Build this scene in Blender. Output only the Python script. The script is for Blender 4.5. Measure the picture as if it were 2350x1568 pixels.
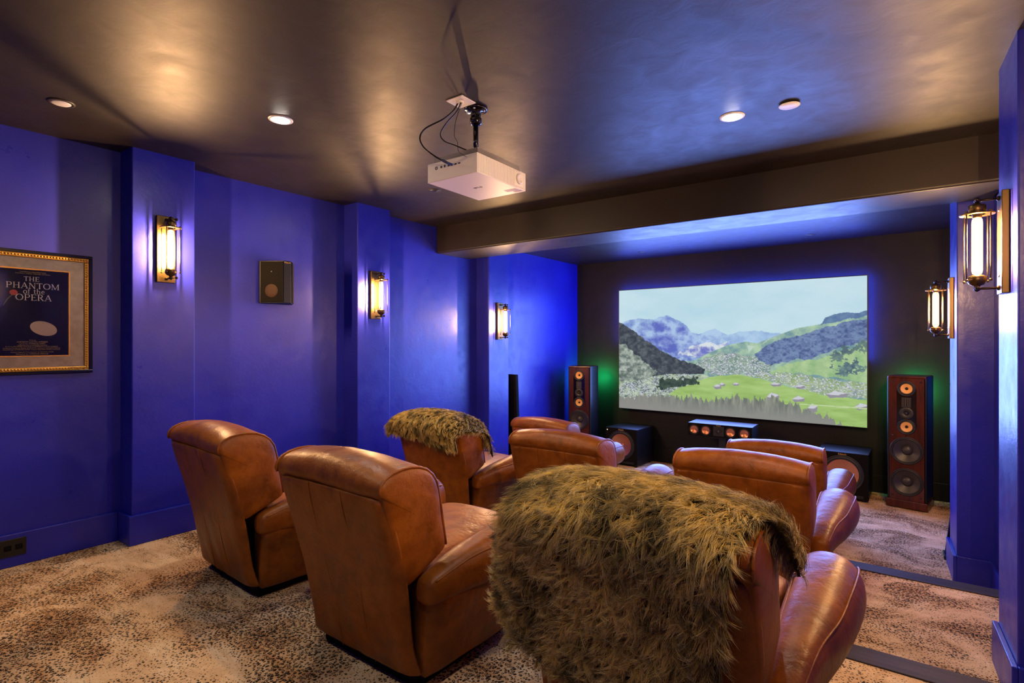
import bpy, bmesh, math, random
import numpy as np
from mathutils import Vector, Matrix, noise as mnoise

for o in list(bpy.data.objects):
    bpy.data.objects.remove(o, do_unlink=True)
scene = bpy.context.scene
COL = scene.collection
R = math.radians
random.seed(7)

# ------------------------------------------------------------------ camera, world, exposure
EYE = 1.765                                    # lens height above the front floor
cam = bpy.data.cameras.new('camera')
cam.sensor_width = 36.0
cam.lens = 1235.0 / 2350.0 * 36.0
cam.clip_start = 0.02
cam_o = bpy.data.objects.new('camera', cam)
COL.objects.link(cam_o)
cam_o.location = (0, 0, EYE)
cam_o.rotation_euler = (R(90), 0, R(35.5))
scene.camera = cam_o

world = bpy.data.worlds.new('world')
scene.world = world
world.use_nodes = True
world.node_tree.nodes['Background'].inputs[0].default_value = (0.02, 0.02, 0.03, 1)
world.node_tree.nodes['Background'].inputs[1].default_value = 0.3

vs = scene.view_settings
vs.view_transform = 'Standard'
vs.look = 'None'
vs.exposure = 0.87
vs.gamma = 1.0
vs.use_curve_mapping = False
cy = scene.cycles
cy.max_bounces = 7
cy.diffuse_bounces = 4
cy.glossy_bounces = 3
cy.transmission_bounces = 4
cy.transparent_max_bounces = 8
cy.caustics_reflective = False
cy.caustics_refractive = False
cy.sample_clamp_indirect = 3.0
cy.use_denoising = True

# lamp strengths
SCONCE_W = 2400.0          # filament radiance
SCONCE_COL = (1.0, 0.60, 0.29)
DOWN_W = 12.5              # watts of each lit downlight
DOWN_COL = (1.0, 0.91, 0.82)
SCREEN_S = 0.52
EDGE_GLOW_BLUE = 220.0
LED_GREEN = 160.0
SCREEN_FILL_W = 140.0       # added blue fill lamp that boosts the screen's light on the room

# ------------------------------------------------------------------ small helpers
def lin(r, g, b):
    def f(c):
        c /= 255.0
        return c / 12.92 if c <= 0.04045 else ((c + 0.055) / 1.055) ** 2.4
    return (f(r), f(g), f(b), 1.0)

def sock(node, name, v):
    if name in node.inputs:
        node.inputs[name].default_value = v

def new_mat(name, color=(0.5, 0.5, 0.5, 1), rough=0.5, metal=0.0, spec=0.5, **kw):
    m = bpy.data.materials.new(name)
    m.use_nodes = True
    p = m.node_tree.nodes['Principled BSDF']
    p.inputs['Base Color'].default_value = color
    p.inputs['Roughness'].default_value = rough
    p.inputs['Metallic'].default_value = metal
    sock(p, 'Specular IOR Level', spec)
    for k, v in kw.items():
        sock(p, k, v)
    return m

class NT:
    """node shorthand on a material"""
    def __init__(self, m):
        self.m = m
        self.t = m.node_tree
        self.p = self.t.nodes.get('Principled BSDF')
        self.out = self.t.nodes.get('Material Output')
    def n(self, typ, **kw):
        nd = self.t.nodes.new(typ)
        for k, v in kw.items():
            if hasattr(nd, k):
                setattr(nd, k, v)
            else:
                nd.inputs[k].default_value = v
        return nd
    def l(self, a, b):
        self.t.links.new(a, b)
    def coord(self, scale=(1, 1, 1), kind='Object', rot=(0, 0, 0)):
        tc = self.n('ShaderNodeTexCoord')
        mp = self.n('ShaderNodeMapping')
        mp.inputs['Scale'].default_value = scale
        mp.inputs['Rotation'].default_value = rot
        self.l(tc.outputs[kind], mp.inputs[0])
        return mp.outputs[0]
    def noise(self, vec, scale, detail=4, rough=0.55, dist=0.0):
        nd = self.n('ShaderNodeTexNoise')
        nd.inputs['Scale'].default_value = scale
        nd.inputs['Detail'].default_value = detail
        nd.inputs['Roughness'].default_value = rough
        nd.inputs['Distortion'].default_value = dist
        if vec is not None:
            self.l(vec, nd.inputs['Vector'])
        return nd.outputs[0]
    def ramp(self, fac, stops, interp='LINEAR'):
        nd = self.n('ShaderNodeValToRGB')
        cr = nd.color_ramp
        cr.interpolation = interp
        while len(cr.elements) < len(stops):
            cr.elements.new(0.5)
        for e, (pos, c) in zip(cr.elements, stops):
            e.position = pos
            e.color = c if len(c) == 4 else (*c, 1)
        self.l(fac, nd.inputs[0])
        return nd.outputs[0]
    def mix(self, fac, a, b, blend='MIX'):
        nd = self.n('ShaderNodeMix')
        nd.data_type = 'RGBA'
        nd.blend_type = blend
        for i, v in ((0, fac), (6, a), (7, b)):
            if hasattr(v, 'links'):
                self.l(v, nd.inputs[i])
            else:
                nd.inputs[i].default_value = v
        return nd.outputs[2]
    def math(self, op, a, b=None, clamp=False):
        nd = self.n('ShaderNodeMath')
        nd.operation = op
        nd.use_clamp = clamp
        for i, v in ((0, a), (1, b)):
            if v is None:
                continue
            if hasattr(v, 'links'):
                self.l(v, nd.inputs[i])
            else:
                nd.inputs[i].default_value = v
        return nd.outputs[0]
    def bump(self, height, strength=0.3, dist=0.01, normal=None):
        nd = self.n('ShaderNodeBump')
        nd.inputs['Strength'].default_value = strength
        nd.inputs['Distance'].default_value = dist
        self.l(height, nd.inputs['Height'])
        if normal is not None:
            self.l(normal, nd.inputs['Normal'])
        return nd.outputs[0]

class MB:
    """collects shapes, then links them as one mesh object"""
    def __init__(self):
        self.v, self.f, self.s, self.mi = [], [], [], []
        self.cur = 0
    def add(self, verts, faces, smooth=False):
        b = len(self.v)
        self.v += [tuple(p) for p in verts]
        for fc in faces:
            self.f.append(tuple(b + i for i in fc))
            self.s.append(smooth)
            self.mi.append(self.cur)
        return self
    def hexa(self, p):
        """p: 4 bottom then 4 top corners (counter-clockwise seen from above)"""
        return self.add(p, [(3, 2, 1, 0), (4, 5, 6, 7), (0, 1, 5, 4), (1, 2, 6, 5), (2, 3, 7, 6), (3, 0, 4, 7)])
    def box(self, x0, x1, y0, y1, z0, z1):
        return self.hexa([(x0, y0, z0), (x1, y0, z0), (x1, y1, z0), (x0, y1, z0),
                          (x0, y0, z1), (x1, y0, z1), (x1, y1, z1), (x0, y1, z1)])
    def prism(self, poly, z0, z1):
        n = len(poly)
        v = [(x, y, z0) for x, y in poly] + [(x, y, z1) for x, y in poly]
        f = [tuple(range(n - 1, -1, -1)), tuple(range(n, 2 * n))]
        f += [(i, (i + 1) % n, n + (i + 1) % n, n + i) for i in range(n)]
        return self.add(v, f)
    def loft(self, rings, caps=True, smooth=True, closed=True):
        n = len(rings[0])
        v = [p for r in rings for p in r]
        f = []
        for k in range(len(rings) - 1):
            a, b = k * n, (k + 1) * n
            for i in range(n if closed else n - 1):
                j = (i + 1) % n
                f.append((a + i, a + j, b + j, b + i))
        if caps:
            f.append(tuple(range(n - 1, -1, -1)))
            m = (len(rings) - 1) * n
            f.append(tuple(range(m, m + n)))
        return self.add(v, f, smooth)
    def tube(self, path, r, seg=8, smooth=True, caps=True):
        pts = [Vector(p) for p in path]
        rings = []
        up = None
        for i, p in enumerate(pts):
            d = (pts[min(i + 1, len(pts) - 1)] - pts[max(i - 1, 0)])
            if d.length < 1e-9:
                d = Vector((0, 0, 1))
            d.normalize()
            if up is None:
                up = Vector((0, 0, 1)) if abs(d.z) < 0.9 else Vector((1, 0, 0))
            a = d.cross(up)
            if a.length < 1e-6:
                a = d.cross(Vector((0, 1, 0)))
            a.normalize()
            up = a.cross(d).normalized()
            rr = r[i] if hasattr(r, '__len__') else r
            rings.append([p + a * (rr * math.cos(t)) + up * (rr * math.sin(t))
                          for t in [2 * math.pi * k / seg for k in range(seg)]])
        return self.loft(rings, caps, smooth)
    def lathe(self, prof, origin=(0, 0, 0), axis='z', seg=24, smooth=True, caps=True):
        """prof: (radius, height) pairs along the axis"""
        ox, oy, oz = origin
        rings = []
        for r, h in prof:
            ring = []
            for k in range(seg):
                t = 2 * math.pi * k / seg
                c, s = r * math.cos(t), r * math.sin(t)
                if axis == 'z':
                    ring.append((ox + c, oy + s, oz + h))
                elif axis == 'y':
                    ring.append((ox + c, oy + h, oz + s))
                else:
                    ring.append((ox + h, oy + c, oz + s))
            rings.append(ring)
        return self.loft(rings, caps, smooth)
    def plate(self, x0, x1, z0, z1, y0, y1, holes, seg=40):
        """upright plate facing -y with round holes (x, z, radius)"""
        from mathutils.geometry import tessellate_polygon
        loops = [[Vector((x0, z0, 0)), Vector((x1, z0, 0)), Vector((x1, z1, 0)), Vector((x0, z1, 0))]]
        for hx_, hz_, hr_ in holes:
            loops.append([Vector((hx_ + hr_ * math.cos(-2 * math.pi * k / seg), hz_ + hr_ * math.sin(-2 * math.pi * k / seg), 0)) for k in range(seg)])
        flat = [p for lp in loops for p in lp]
        n = len(flat)
        v = [(p.x, y0, p.y) for p in flat] + [(p.x, y1, p.y) for p in flat]
        f = [tuple(tr) for tr in tessellate_polygon(loops)]
        o = 0
        for lp in loops:
            m = len(lp)
            f += [(o + i, o + (i + 1) % m, n + o + (i + 1) % m, n + o + i) for i in range(m)]
            o += m
        return self.add(v, f)
    def build(self, name, mat, parent=None, bevel=0.0, seg=2, subsurf=0, sharp=None):
        me = bpy.data.meshes.new(name)
        me.from_pydata([tuple(p) for p in self.v], [], self.f)
        me.polygons.foreach_set('use_smooth', self.s)
        me.polygons.foreach_set('material_index', self.mi)
        mats = mat if isinstance(mat, (list, tuple)) else [mat]
        for m in mats:
            me.materials.append(m)
        bm = bmesh.new()
        bm.from_mesh(me)
        bmesh.ops.recalc_face_normals(bm, faces=bm.faces)
        bm.to_mesh(me)
        bm.free()
        me.update()
        o = bpy.data.objects.new(name, me)
        COL.objects.link(o)
        if parent is not None:
            o.parent = parent
        if bevel > 0:
            md = o.modifiers.new('bevel', 'BEVEL')
            md.width = bevel
            md.segments = seg
            md.limit_method = 'ANGLE'
            md.angle_limit = R(40)
            md.harden_normals = False
        if subsurf:
            md = o.modifiers.new('subsurf', 'SUBSURF')
            md.levels = subsurf
            md.render_levels = subsurf
        return o

def tag(o, label, cat, group=None):
    o['label'] = label
    o['category'] = cat
    if group:
        o['group'] = group
    return o

def thing(name, label, cat, loc=(0, 0, 0), rz=0.0, group=None):
    o = bpy.data.objects.new(name, None)
    COL.objects.link(o)
    o.empty_display_size = 0.1
    o.location = loc
    o.rotation_euler = (0, 0, rz)
    return tag(o, label, cat, group)

def struct(o):
    o['kind'] = 'structure'
    return o

def copy_tree(o, parent=None):
    c = o.copy()
    COL.objects.link(c)
    if parent is not None:
        c.parent = parent
    for ch in list(o.children):
        copy_tree(ch, c)
    return c

def superring(cx, cz, rx, rz, y, n=28, e=2.4):
    out = []
    for k in range(n):
        t = 2 * math.pi * k / n
        c, s = math.cos(t), math.sin(t)
        out.append((cx + rx * math.copysign(abs(c) ** (2 / e), c), y, cz + rz * math.copysign(abs(s) ** (2 / e), s)))
    return out

def fnoise(x, y, z=0.0, s=1.0):
    return mnoise.noise(Vector((x * s, y * s, z * s)))

# ------------------------------------------------------------------ materials
def mat_blue_wall():
    m = new_mat('blue_plaster', lin(52, 44, 190), 0.36, spec=0.45)
    t = NT(m)
    v = t.coord()
    a = t.noise(v, 1.7, 5, 0.6)
    b = t.noise(v, 9.0, 5, 0.65)
    f = t.noise(v, 60.0, 3, 0.6)
    c = t.ramp(a, [(0.3, lin(28, 32, 147)), (0.7, lin(37, 42, 168))])
    t.l(c, t.p.inputs['Base Color'])
    t.l(t.ramp(b, [(0.3, (0.27, 0.27, 0.27)), (0.75, (0.42, 0.42, 0.42))]), t.p.inputs['Roughness'])
    n1 = t.bump(b, 0.12, 0.02)
    n2 = t.bump(f, 0.05, 0.004, n1)
    t.l(n2, t.p.inputs['Normal'])
    return m

def mat_dark_plaster(name, c0, c1, r0=0.36, r1=0.5, spec=0.5):
    m = new_mat(name, c0, 0.4, spec=spec)
    t = NT(m)
    v = t.coord()
    a = t.noise(v, 2.2, 5, 0.6, 0.4)
    b = t.noise(v, 7.0, 6, 0.6, 0.6)
    t.l(t.ramp(a, [(0.3, c0), (0.7, c1)]), t.p.inputs['Base Color'])
    t.l(t.ramp(b, [(0.3, (r0,) * 3), (0.7, (r1,) * 3)]), t.p.inputs['Roughness'])
    t.l(t.bump(b, 0.1, 0.02), t.p.inputs['Normal'])
    return m

def mat_leather():
    m = new_mat('tan_leather', lin(170, 88, 36), 0.36, spec=0.27)
    t = NT(m)
    v = t.coord()
    a = t.noise(v, 3.2, 6, 0.62, 0.5)
    b = t.noise(v, 14.0, 5, 0.6, 0.3)
    base = t.ramp(a, [(0.25, lin(74, 36, 5)), (0.5, lin(124, 66, 11)), (0.78, lin(164, 97, 22))])
    base = t.mix(0.35, base, t.ramp(b, [(0.3, lin(86, 42, 8)), (0.75, lin(182, 108, 34))]))
    t.l(base, t.p.inputs['Base Color'])
    t.l(t.ramp(b, [(0.3, (0.31,) * 3), (0.75, (0.47,) * 3)]), t.p.inputs['Roughness'])
    vo = t.n('ShaderNodeTexVoronoi')
    vo.inputs['Scale'].default_value = 420.0
    t.l(v, vo.inputs['Vector'])
    wr = t.n('ShaderNodeTexWave')
    wr.inputs['Scale'].default_value = 9.0
    wr.inputs['Distortion'].default_value = 9.0
    wr.inputs['Detail'].default_value = 3.0
    wr.inputs['Detail Scale'].default_value = 1.4
    t.l(v, wr.inputs['Vector'])
    wmask = t.math('MULTIPLY', wr.outputs['Fac'], t.ramp(t.noise(v, 4.0, 2), [(0.5, (0, 0, 0)), (0.68, (1, 1, 1))]))
    n0 = t.bump(wmask, 0.07, 0.012)
    cr = t.noise(t.coord((1.0, 0.35, 1.0)), 42.0, 4, 0.65, 1.2)
    n1 = t.bump(cr, 0.10, 0.008, t.bump(b, 0.24, 0.02, n0))
    n2 = t.bump(vo.outputs['Distance'], 0.06, 0.002, n1)
    t.l(n2, t.p.inputs['Normal'])
    return m

def mat_carpet():
    m = new_mat('leopard_carpet', lin(190, 145, 95), 0.95, spec=0.1)
    t = NT(m)
    v0 = t.coord()
    # gentle warp so that the spots are irregular
    wn = t.n('ShaderNodeTexNoise')
    wn.inputs['Scale'].default_value = 30.0
    wn.inputs['Detail'].default_value = 2.0
    t.l(v0, wn.inputs['Vector'])
    sub = t.n('ShaderNodeVectorMath', operation='SUBTRACT')
    t.l(wn.outputs['Color'], sub.inputs[0])
    sub.inputs[1].default_value = (0.5, 0.5, 0.5)
    sc = t.n('ShaderNodeVectorMath', operation='SCALE')
    t.l(sub.outputs[0], sc.inputs[0])
    sc.inputs['Scale'].default_value = 0.020
    ad = t.n('ShaderNodeVectorMath', operation='ADD')
    t.l(v0, ad.inputs[0])
    t.l(sc.outputs[0], ad.inputs[1])
    vec = ad.outputs[0]
    # worn streaks across the room where the spots shrink to specks
    big = t.noise(t.coord((1.0, 1.2, 1.0), rot=(0, 0, 0.25)), 2.3, 6, 0.66, 0.7)
    med = t.noise(v0, 38.0, 2, 0.5)
    rad = t.math('ADD', t.ramp(big, [(0.40, (0.15,) * 3), (0.48, (0.27,) * 3), (0.55, (0.41,) * 3), (0.68, (0.50,) * 3)]),
                 t.math('MULTIPLY', t.math('SUBTRACT', med, 0.5), 0.42))
    vo = t.n('ShaderNodeTexVoronoi', voronoi_dimensions='2D')
    vo.inputs['Scale'].default_value = 66.0
    t.l(vec, vo.inputs['Vector'])
    d = vo.outputs['Distance']
    spot = t.math('MULTIPLY', t.math('SUBTRACT', rad, d), 14.0, True)
    sep = t.n('ShaderNodeSeparateColor')
    t.l(vo.outputs['Color'], sep.inputs[0])
    hole = t.math('MULTIPLY', t.math('MULTIPLY', t.math('SUBTRACT', t.math('SUBTRACT', rad, 0.24), d), 16.0, True), t.math('GREATER_THAN', sep.outputs[0], 0.4))
    spots = t.math('MULTIPLY', spot, t.math('SUBTRACT', 1.0, hole))
    vo2 = t.n('ShaderNodeTexVoronoi', voronoi_dimensions='2D')
    vo2.inputs['Scale'].default_value = 150.0
    t.l(vec, vo2.inputs['Vector'])
    speck = t.math('MULTIPLY', t.math('SUBTRACT', t.math('MULTIPLY', rad, 0.62), vo2.outputs['Distance']), 10.0, True)
    speck = t.math('MULTIPLY', speck, t.ramp(t.noise(v0, 20.0, 2), [(0.48, (0, 0, 0)), (0.6, (0.8,) * 3)]))
    spots = t.math('MAXIMUM', spots, speck)
    spots = t.math('MULTIPLY', spots, t.ramp(big, [(0.34, (0.55,) * 3), (0.5, (0.95,) * 3)]))
    bn = t.noise(t.coord((1.0, 2.2, 1.0)), 4.5, 5, 0.65, 0.5)
    base = t.ramp(bn, [(0.32, lin(186, 132, 80)), (0.5, lin(228, 182, 128)), (0.66, lin(246, 216, 172))])
    dk = t.ramp(big, [(0.40, lin(238, 208, 164)), (0.62, lin(150, 106, 64))])
    base = t.mix(0.5, base, dk)
    col = t.mix(spots, base, lin(22, 17, 15))
    t.l(col, t.p.inputs['Base Color'])
    t.l(t.bump(t.noise(v0, 420.0, 2), 0.6, 0.004), t.p.inputs['Normal'])
    return m

def mat_wood(name, c0, c1, scale=(1, 1, 0.12), sc=16.0, rough=0.32):
    m = new_mat(name, c0, rough)
    t = NT(m)
    v = t.coord(scale)
    a = t.noise(v, sc, 6, 0.65, 0.5)
    t.l(t.ramp(a, [(0.3, c0), (0.7, c1)]), t.p.inputs['Base Color'])
    t.l(t.bump(a, 0.05, 0.004), t.p.inputs['Normal'])
    return m

M = {}
M['blue'] = mat_blue_wall()
M['ceil'] = mat_dark_plaster('dark_ceiling_plaster', lin(22, 16, 11), lin(30, 21, 15), 0.44, 0.54, 0.42)
M['black_wall'] = mat_dark_plaster('black_wall_paint', lin(11, 11, 12), lin(15, 15, 16), 0.5, 0.62, 0.25)
M['leather'] = mat_leather()
M['carpet'] = mat_carpet()
M['black'] = new_mat('black_satin', lin(16, 16, 17), 0.38)
M['black_matte'] = new_mat('black_matte', lin(10, 9, 8), 0.8, spec=0.12)
M['gloss_black'] = new_mat('gloss_black_metal', lin(10, 10, 11), 0.12, spec=0.7)
M['nosing'] = mat_wood('grey_oak_nosing', lin(32, 26, 26), lin(66, 52, 49), (0.25, 3, 3), 8.0, 0.6)
M['nosing'].node_tree.nodes['Principled BSDF'].inputs['Specular IOR Level'].default_value = 0.2
M['rosewood'] = mat_wood('rosewood_veneer', lin(40, 13, 7), lin(80, 30, 14), (1.6, 1.6, 0.14), 14.0, 0.26)
M['copper'] = new_mat('copper_cone', lin(206, 136, 98), 0.34, 0.8)
M['yellow_cone'] = new_mat('tan_cone', lin(222, 166, 92), 0.5)
M['rubber'] = new_mat('rubber_surround', lin(20, 20, 21), 0.5)
M['grey_cone'] = new_mat('dark_grey_cone', lin(44, 41, 39), 0.42)
M['vinyl'] = new_mat('black_ash_vinyl', lin(15, 16, 18), 0.42, spec=0.25)
M['brass'] = new_mat('aged_brass', lin(92, 74, 42), 0.34, 0.85)
M['bronze'] = new_mat('dark_bronze', lin(60, 48, 34), 0.36, 0.8)
M['white'] = new_mat('white_plastic', lin(244, 240, 236), 0.42)
M['pale_plate'] = new_mat('pale_cover_plate', lin(205, 205, 205), 0.4)
M['port'] = new_mat('black_port', lin(12, 12, 13), 0.5)
M['gold'] = new_mat('gold_leaf', lin(176, 134, 62), 0.36, 0.75)
M['mat_board'] = new_mat('mottled_mat_board', lin(196, 180, 156), 0.85)
_t = NT(M['mat_board'])
_t.l(_t.ramp(_t.noise(_t.coord(), 22.0, 5, 0.6), [(0.3, lin(206, 192, 168)), (0.7, lin(236, 224, 204))]), _t.p.inputs['Base Color'])
M['poster'] = new_mat('poster_black', lin(16, 12, 17), 0.6, spec=0.1)
M['ink_white'] = new_mat('ink_white', lin(236, 232, 228), 0.5)
M['ink_gold'] = new_mat('ink_gold', lin(206, 172, 84), 0.5)
M['ink_red'] = new_mat('ink_red', lin(214, 78, 62), 0.5)
M['ink_green'] = new_mat('ink_green', lin(120, 142, 74), 0.5)
M['ink_cream'] = new_mat('ink_cream', lin(232, 212, 196), 0.5)
M['logo_gold'] = new_mat('logo_gold', lin(216, 170, 96), 0.35, 0.5)
M['grey_print'] = new_mat('grey_print', lin(96, 84, 92), 0.5)
M['blue_plug'] = new_mat('blue_plug', lin(44, 66, 150), 0.4)
M['silver'] = new_mat('silver_trim', lin(170, 170, 172), 0.3, 0.8)

def emit(name, col, s):
    m = bpy.data.materials.new(name)
    m.use_nodes = True
    nt = m.node_tree
    nt.nodes.remove(nt.nodes['Principled BSDF'])
    e = nt.nodes.new('ShaderNodeEmission')
    e.inputs[0].default_value = (*col[:3], 1)
    e.inputs[1].default_value = s
    nt.links.new(e.outputs[0], nt.nodes['Material Output'].inputs[0])
    return m

M['filament'] = emit('glowing_filament', SCONCE_COL, SCONCE_W)
M['edge_glow'] = emit('blue_edge_glow', (0.03, 0.07, 1.0), EDGE_GLOW_BLUE)  # for the glow strip added round the screen rim
M['led_green'] = emit('green_led', (0.02, 1.0, 0.25), LED_GREEN)
M['led_white'] = emit('status_led', (1.0, 0.9, 0.5), 6.0)
M['downlight_lens'] = emit('lit_downlight_lens', (1.0, 0.9, 0.78), 90.0)

def mat_thin_glass(name, tint, glow=None, strength=0.0):
    """thin clear glass wall: mostly see-through, a little mirror; a lit bulb also glows"""
    m = bpy.data.materials.new(name)
    m.use_nodes = True
    nt = m.node_tree
    nt.nodes.remove(nt.nodes['Principled BSDF'])
    tr = nt.nodes.new('ShaderNodeBsdfTransparent')
    tr.inputs[0].default_value = (*tint, 1)
    gl = nt.nodes.new('ShaderNodeBsdfGlossy')
    gl.inputs['Roughness'].default_value = 0.04
    fr = nt.nodes.new('ShaderNodeFresnel')
    fr.inputs[0].default_value = 1.45
    mx = nt.nodes.new('ShaderNodeMixShader')
    nt.links.new(fr.outputs[0], mx.inputs[0])
    nt.links.new(tr.outputs[0], mx.inputs[1])
    nt.links.new(gl.outputs[0], mx.inputs[2])
    last = tr.outputs[0] if glow else mx.outputs[0]
    if glow:
        e = nt.nodes.new('ShaderNodeEmission')
        e.inputs[0].default_value = (*glow, 1)
        e.inputs[1].default_value = strength
        ad = nt.nodes.new('ShaderNodeAddShader')
        nt.links.new(last, ad.inputs[0])
        nt.links.new(e.outputs[0], ad.inputs[1])
        last = ad.outputs[0]
    nt.links.new(last, nt.nodes['Material Output'].inputs[0])
    return m

M['bulb_glass'] = mat_thin_glass('lit_bulb_glass', (1.0, 0.93, 0.8), glow=(1.0, 0.74, 0.44), strength=0.6)
M['pane'] = mat_thin_glass('picture_glass', (0.98, 0.98, 0.98))
_g = bpy.data.materials.new('smoked_grille')
_g.use_nodes = True
_nt = _g.node_tree
_tr = _nt.nodes.new('ShaderNodeBsdfTransparent')
_mx = _nt.nodes.new('ShaderNodeMixShader')
_mx.inputs[0].default_value = 0.6
_nt.nodes['Principled BSDF'].inputs['Base Color'].default_value = lin(150, 146, 146)
_nt.links.new(_tr.outputs[0], _mx.inputs[1])
_nt.links.new(_nt.nodes['Principled BSDF'].outputs[0], _mx.inputs[2])
_nt.links.new(_mx.outputs[0], _nt.nodes['Material Output'].inputs[0])
M['mesh_grey'] = _g

# ------------------------------------------------------------------ the room
def LX(y, off=0.0):            # left wall face (room narrows a little towards the screen)
    return -4.43 + 0.0284 * y + off
def RX(y, off=0.0):            # right wall face
    return 0.71 - 0.028 * y - off
def SY(x, off=0.0):            # screen wall face
    return 7.61 - 0.03 * x - off
ANG_L, ANG_R, ANG_S = R(90) - math.atan(0.0284), -R(90) + math.atan(0.028), -math.atan(0.03)
Z1, Z2, Z3 = 0.0, 0.195, 0.39           # front, middle, rear floor level
E1, E2 = 4.53, 2.87                     # step edges
CZ, CZF, BZ = EYE + 1.315, EYE + 1.24, EYE + 1.01   # rear ceiling, front ceiling, beam underside
BY0, BY1 = 4.53, 5.08
YB = -1.5                               # rear wall
T = 0.15

def wall_x(name, fx, sgn, y0, y1, z0, z1, mat):
    b = MB()
    a0, a1 = fx(y0), fx(y1)
    pts = [(a0, y0), (a0 + sgn * T, y0), (a1 + sgn * T, y1), (a1, y1)]
    if sgn < 0:
        pts = pts[::-1]
    b.prism(pts, z0, z1)
    return struct(b.build(name, mat))

wall_x('wall_left', LX, -1, YB - T, 8.1, -0.1, CZ + 0.1, M['blue'])
wall_x('wall_right', RX, 1, YB - T, 8.1, -0.1, CZ + 0.1, M['blue'])
b = MB()
b.prism([(LX(7.74), SY(LX(7.74))), (RX(7.6), SY(RX(7.6))), (RX(7.6), SY(RX(7.6)) + T), (LX(7.74), SY(LX(7.74)) + T)], -0.1, CZ)
struct(b.build('wall_front', M['black_wall']))
b = MB()
b.box(LX(YB), RX(YB), YB - T, YB, Z3 - 0.1, CZ + 0.1)
struct(b.build('wall_rear', M['blue']))

# floor: three carpeted levels
b = MB()
def slab(y0, y1, z):
    b.prism([(LX(y0) - 0.05, y0), (RX(y0) + 0.05, y0), (RX(y1) + 0.05, y1), (LX(y1) - 0.05, y1)], -0.12, z)
slab(YB - 0.1, E2, Z3)
slab(E2, E1, Z2)
slab(E1, 7.9, Z1)
struct(b.build('floor', M['carpet']))
def nosing(name, y, z):
    b = MB()
    b.prism([(LX(y, 0.001), y - 0.13), (RX(y, 0.001), y - 0.13), (RX(y, 0.001), y + 0.012), (LX(y, 0.001), y + 0.012)], z - 0.03, z + 0.006)
    return struct(b.build(name, M['nosing'], bevel=0.004))
nosing('trim_1', E1, Z2)
nosing('trim_2', E2, Z3)

# ceilings and beam
b = MB()
b.prism([(LX(YB) - T, YB - T), (RX(YB) + T, YB - T), (RX(BY0) + T, BY0 + 0.05), (LX(BY0) - T, BY0 + 0.05)], CZ, CZ + 0.12)
b.prism([(LX(BY1) - T, BY1 - 0.05), (RX(BY1) + T, BY1 - 0.05), (RX(7.9) + T, 7.9), (LX(7.9) - T, 7.9)], CZF, CZF + 0.12)
struct(b.build('ceiling', M['ceil']))
b = MB()
b.prism([(LX(BY0), BY0), (RX(BY0), BY0), (RX(BY1), BY1), (LX(BY1), BY1)], BZ, CZ + 0.02)
struct(b.build('trim_3', M['ceil'], bevel=0.018, seg=3))

# pilasters
PIL_L = [(1.465, 1.862, Z3, CZ), (3.29, 3.685, Z2, CZ), (5.235, 5.64, Z1, CZF)]
PIL_R = [(1.15, 1.56, Z3, CZ), (3.09, 3.505, Z2, CZ), (5.10, 5.515, Z1, CZF)]
PJ = 0.195
PJR = 0.205
k = 4
for (y0, y1, z0, z1) in PIL_L:
    b = MB()
    b.prism([(LX(y0) - 0.02, y0), (LX(y0, PJ), y0), (LX(y1, PJ), y1), (LX(y1) - 0.02, y1)], z0 - 0.02, z1 + 0.01)
    struct(b.build('trim_%d' % k, M['blue'], bevel=0.008, seg=3))
    k += 1
for (y0, y1, z0, z1) in PIL_R:
    b = MB()
    b.prism([(RX(y0, PJR), y0), (RX(y0) + 0.02, y0), (RX(y1) + 0.02, y1), (RX(y1, PJR), y1)], z0 - 0.02, z1 + 0.01)
    struct(b.build('trim_%d' % k, M['blue'], bevel=0.008, seg=3))
    k += 1

# baseboards follow walls, pilasters and floor levels
BH, BT = 0.20, 0.022
def base_run(b, fx, sgn, y0, y1, off, z):
    def q(y, o):
        return (fx(y, o), y)
    pts = [q(y0, off), q(y0, off + BT), q(y1, off + BT), q(y1, off)]
    if sgn > 0:
        pts = pts[::-1]
    b.prism(pts, z, z + BH)
def level(y):
    return Z3 if y < E2 else (Z2 if y < E1 else Z1)
def baseboard(name, fx, pils, pj, sgn, yend):
    b = MB()
    cuts = [YB]
    for (y0, y1, _, _) in pils:
        cuts += [y0 - BT, y1 + BT]
    cuts += [yend]
    for i in range(0, len(cuts), 2):
        ys = [cuts[i]] + [e for e in (E2, E1) if cuts[i] < e < cuts[i + 1]] + [cuts[i + 1]]
        for y0, y1 in zip(ys, ys[1:]):
            base_run(b, fx, sgn, y0, y1, 0.0, level((y0 + y1) / 2))
    for (y0, y1, z0, _) in pils:
        base_run(b, fx, sgn, y0 - BT, y1 + BT, pj, z0)
        for ya in (y0 - BT, y1):
            pts = [(fx(ya), ya), (fx(ya, pj), ya), (fx(ya + BT, pj), ya + BT), (fx(ya + BT), ya + BT)]
            b.prism(pts if sgn < 0 else pts[::-1], z0, z0 + BH)
    return struct(b.build(name, M['blue'], bevel=0.004))
baseboard('baseboard_left', LX, PIL_L, PJ, -1, 7.73)
baseboard('baseboard_right', RX, PIL_R, PJR, 1, 7.58)
b = MB()
xa, xb = LX(7.7, BT), RX(7.6, BT)
b.prism([(xa, SY(xa, BT)), (xb, SY(xb, BT)), (xb, SY(xb)), (xa, SY(xa))], 0, BH)
struct(b.build('baseboard_front', M['black_wall'], bevel=0.004))

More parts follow.
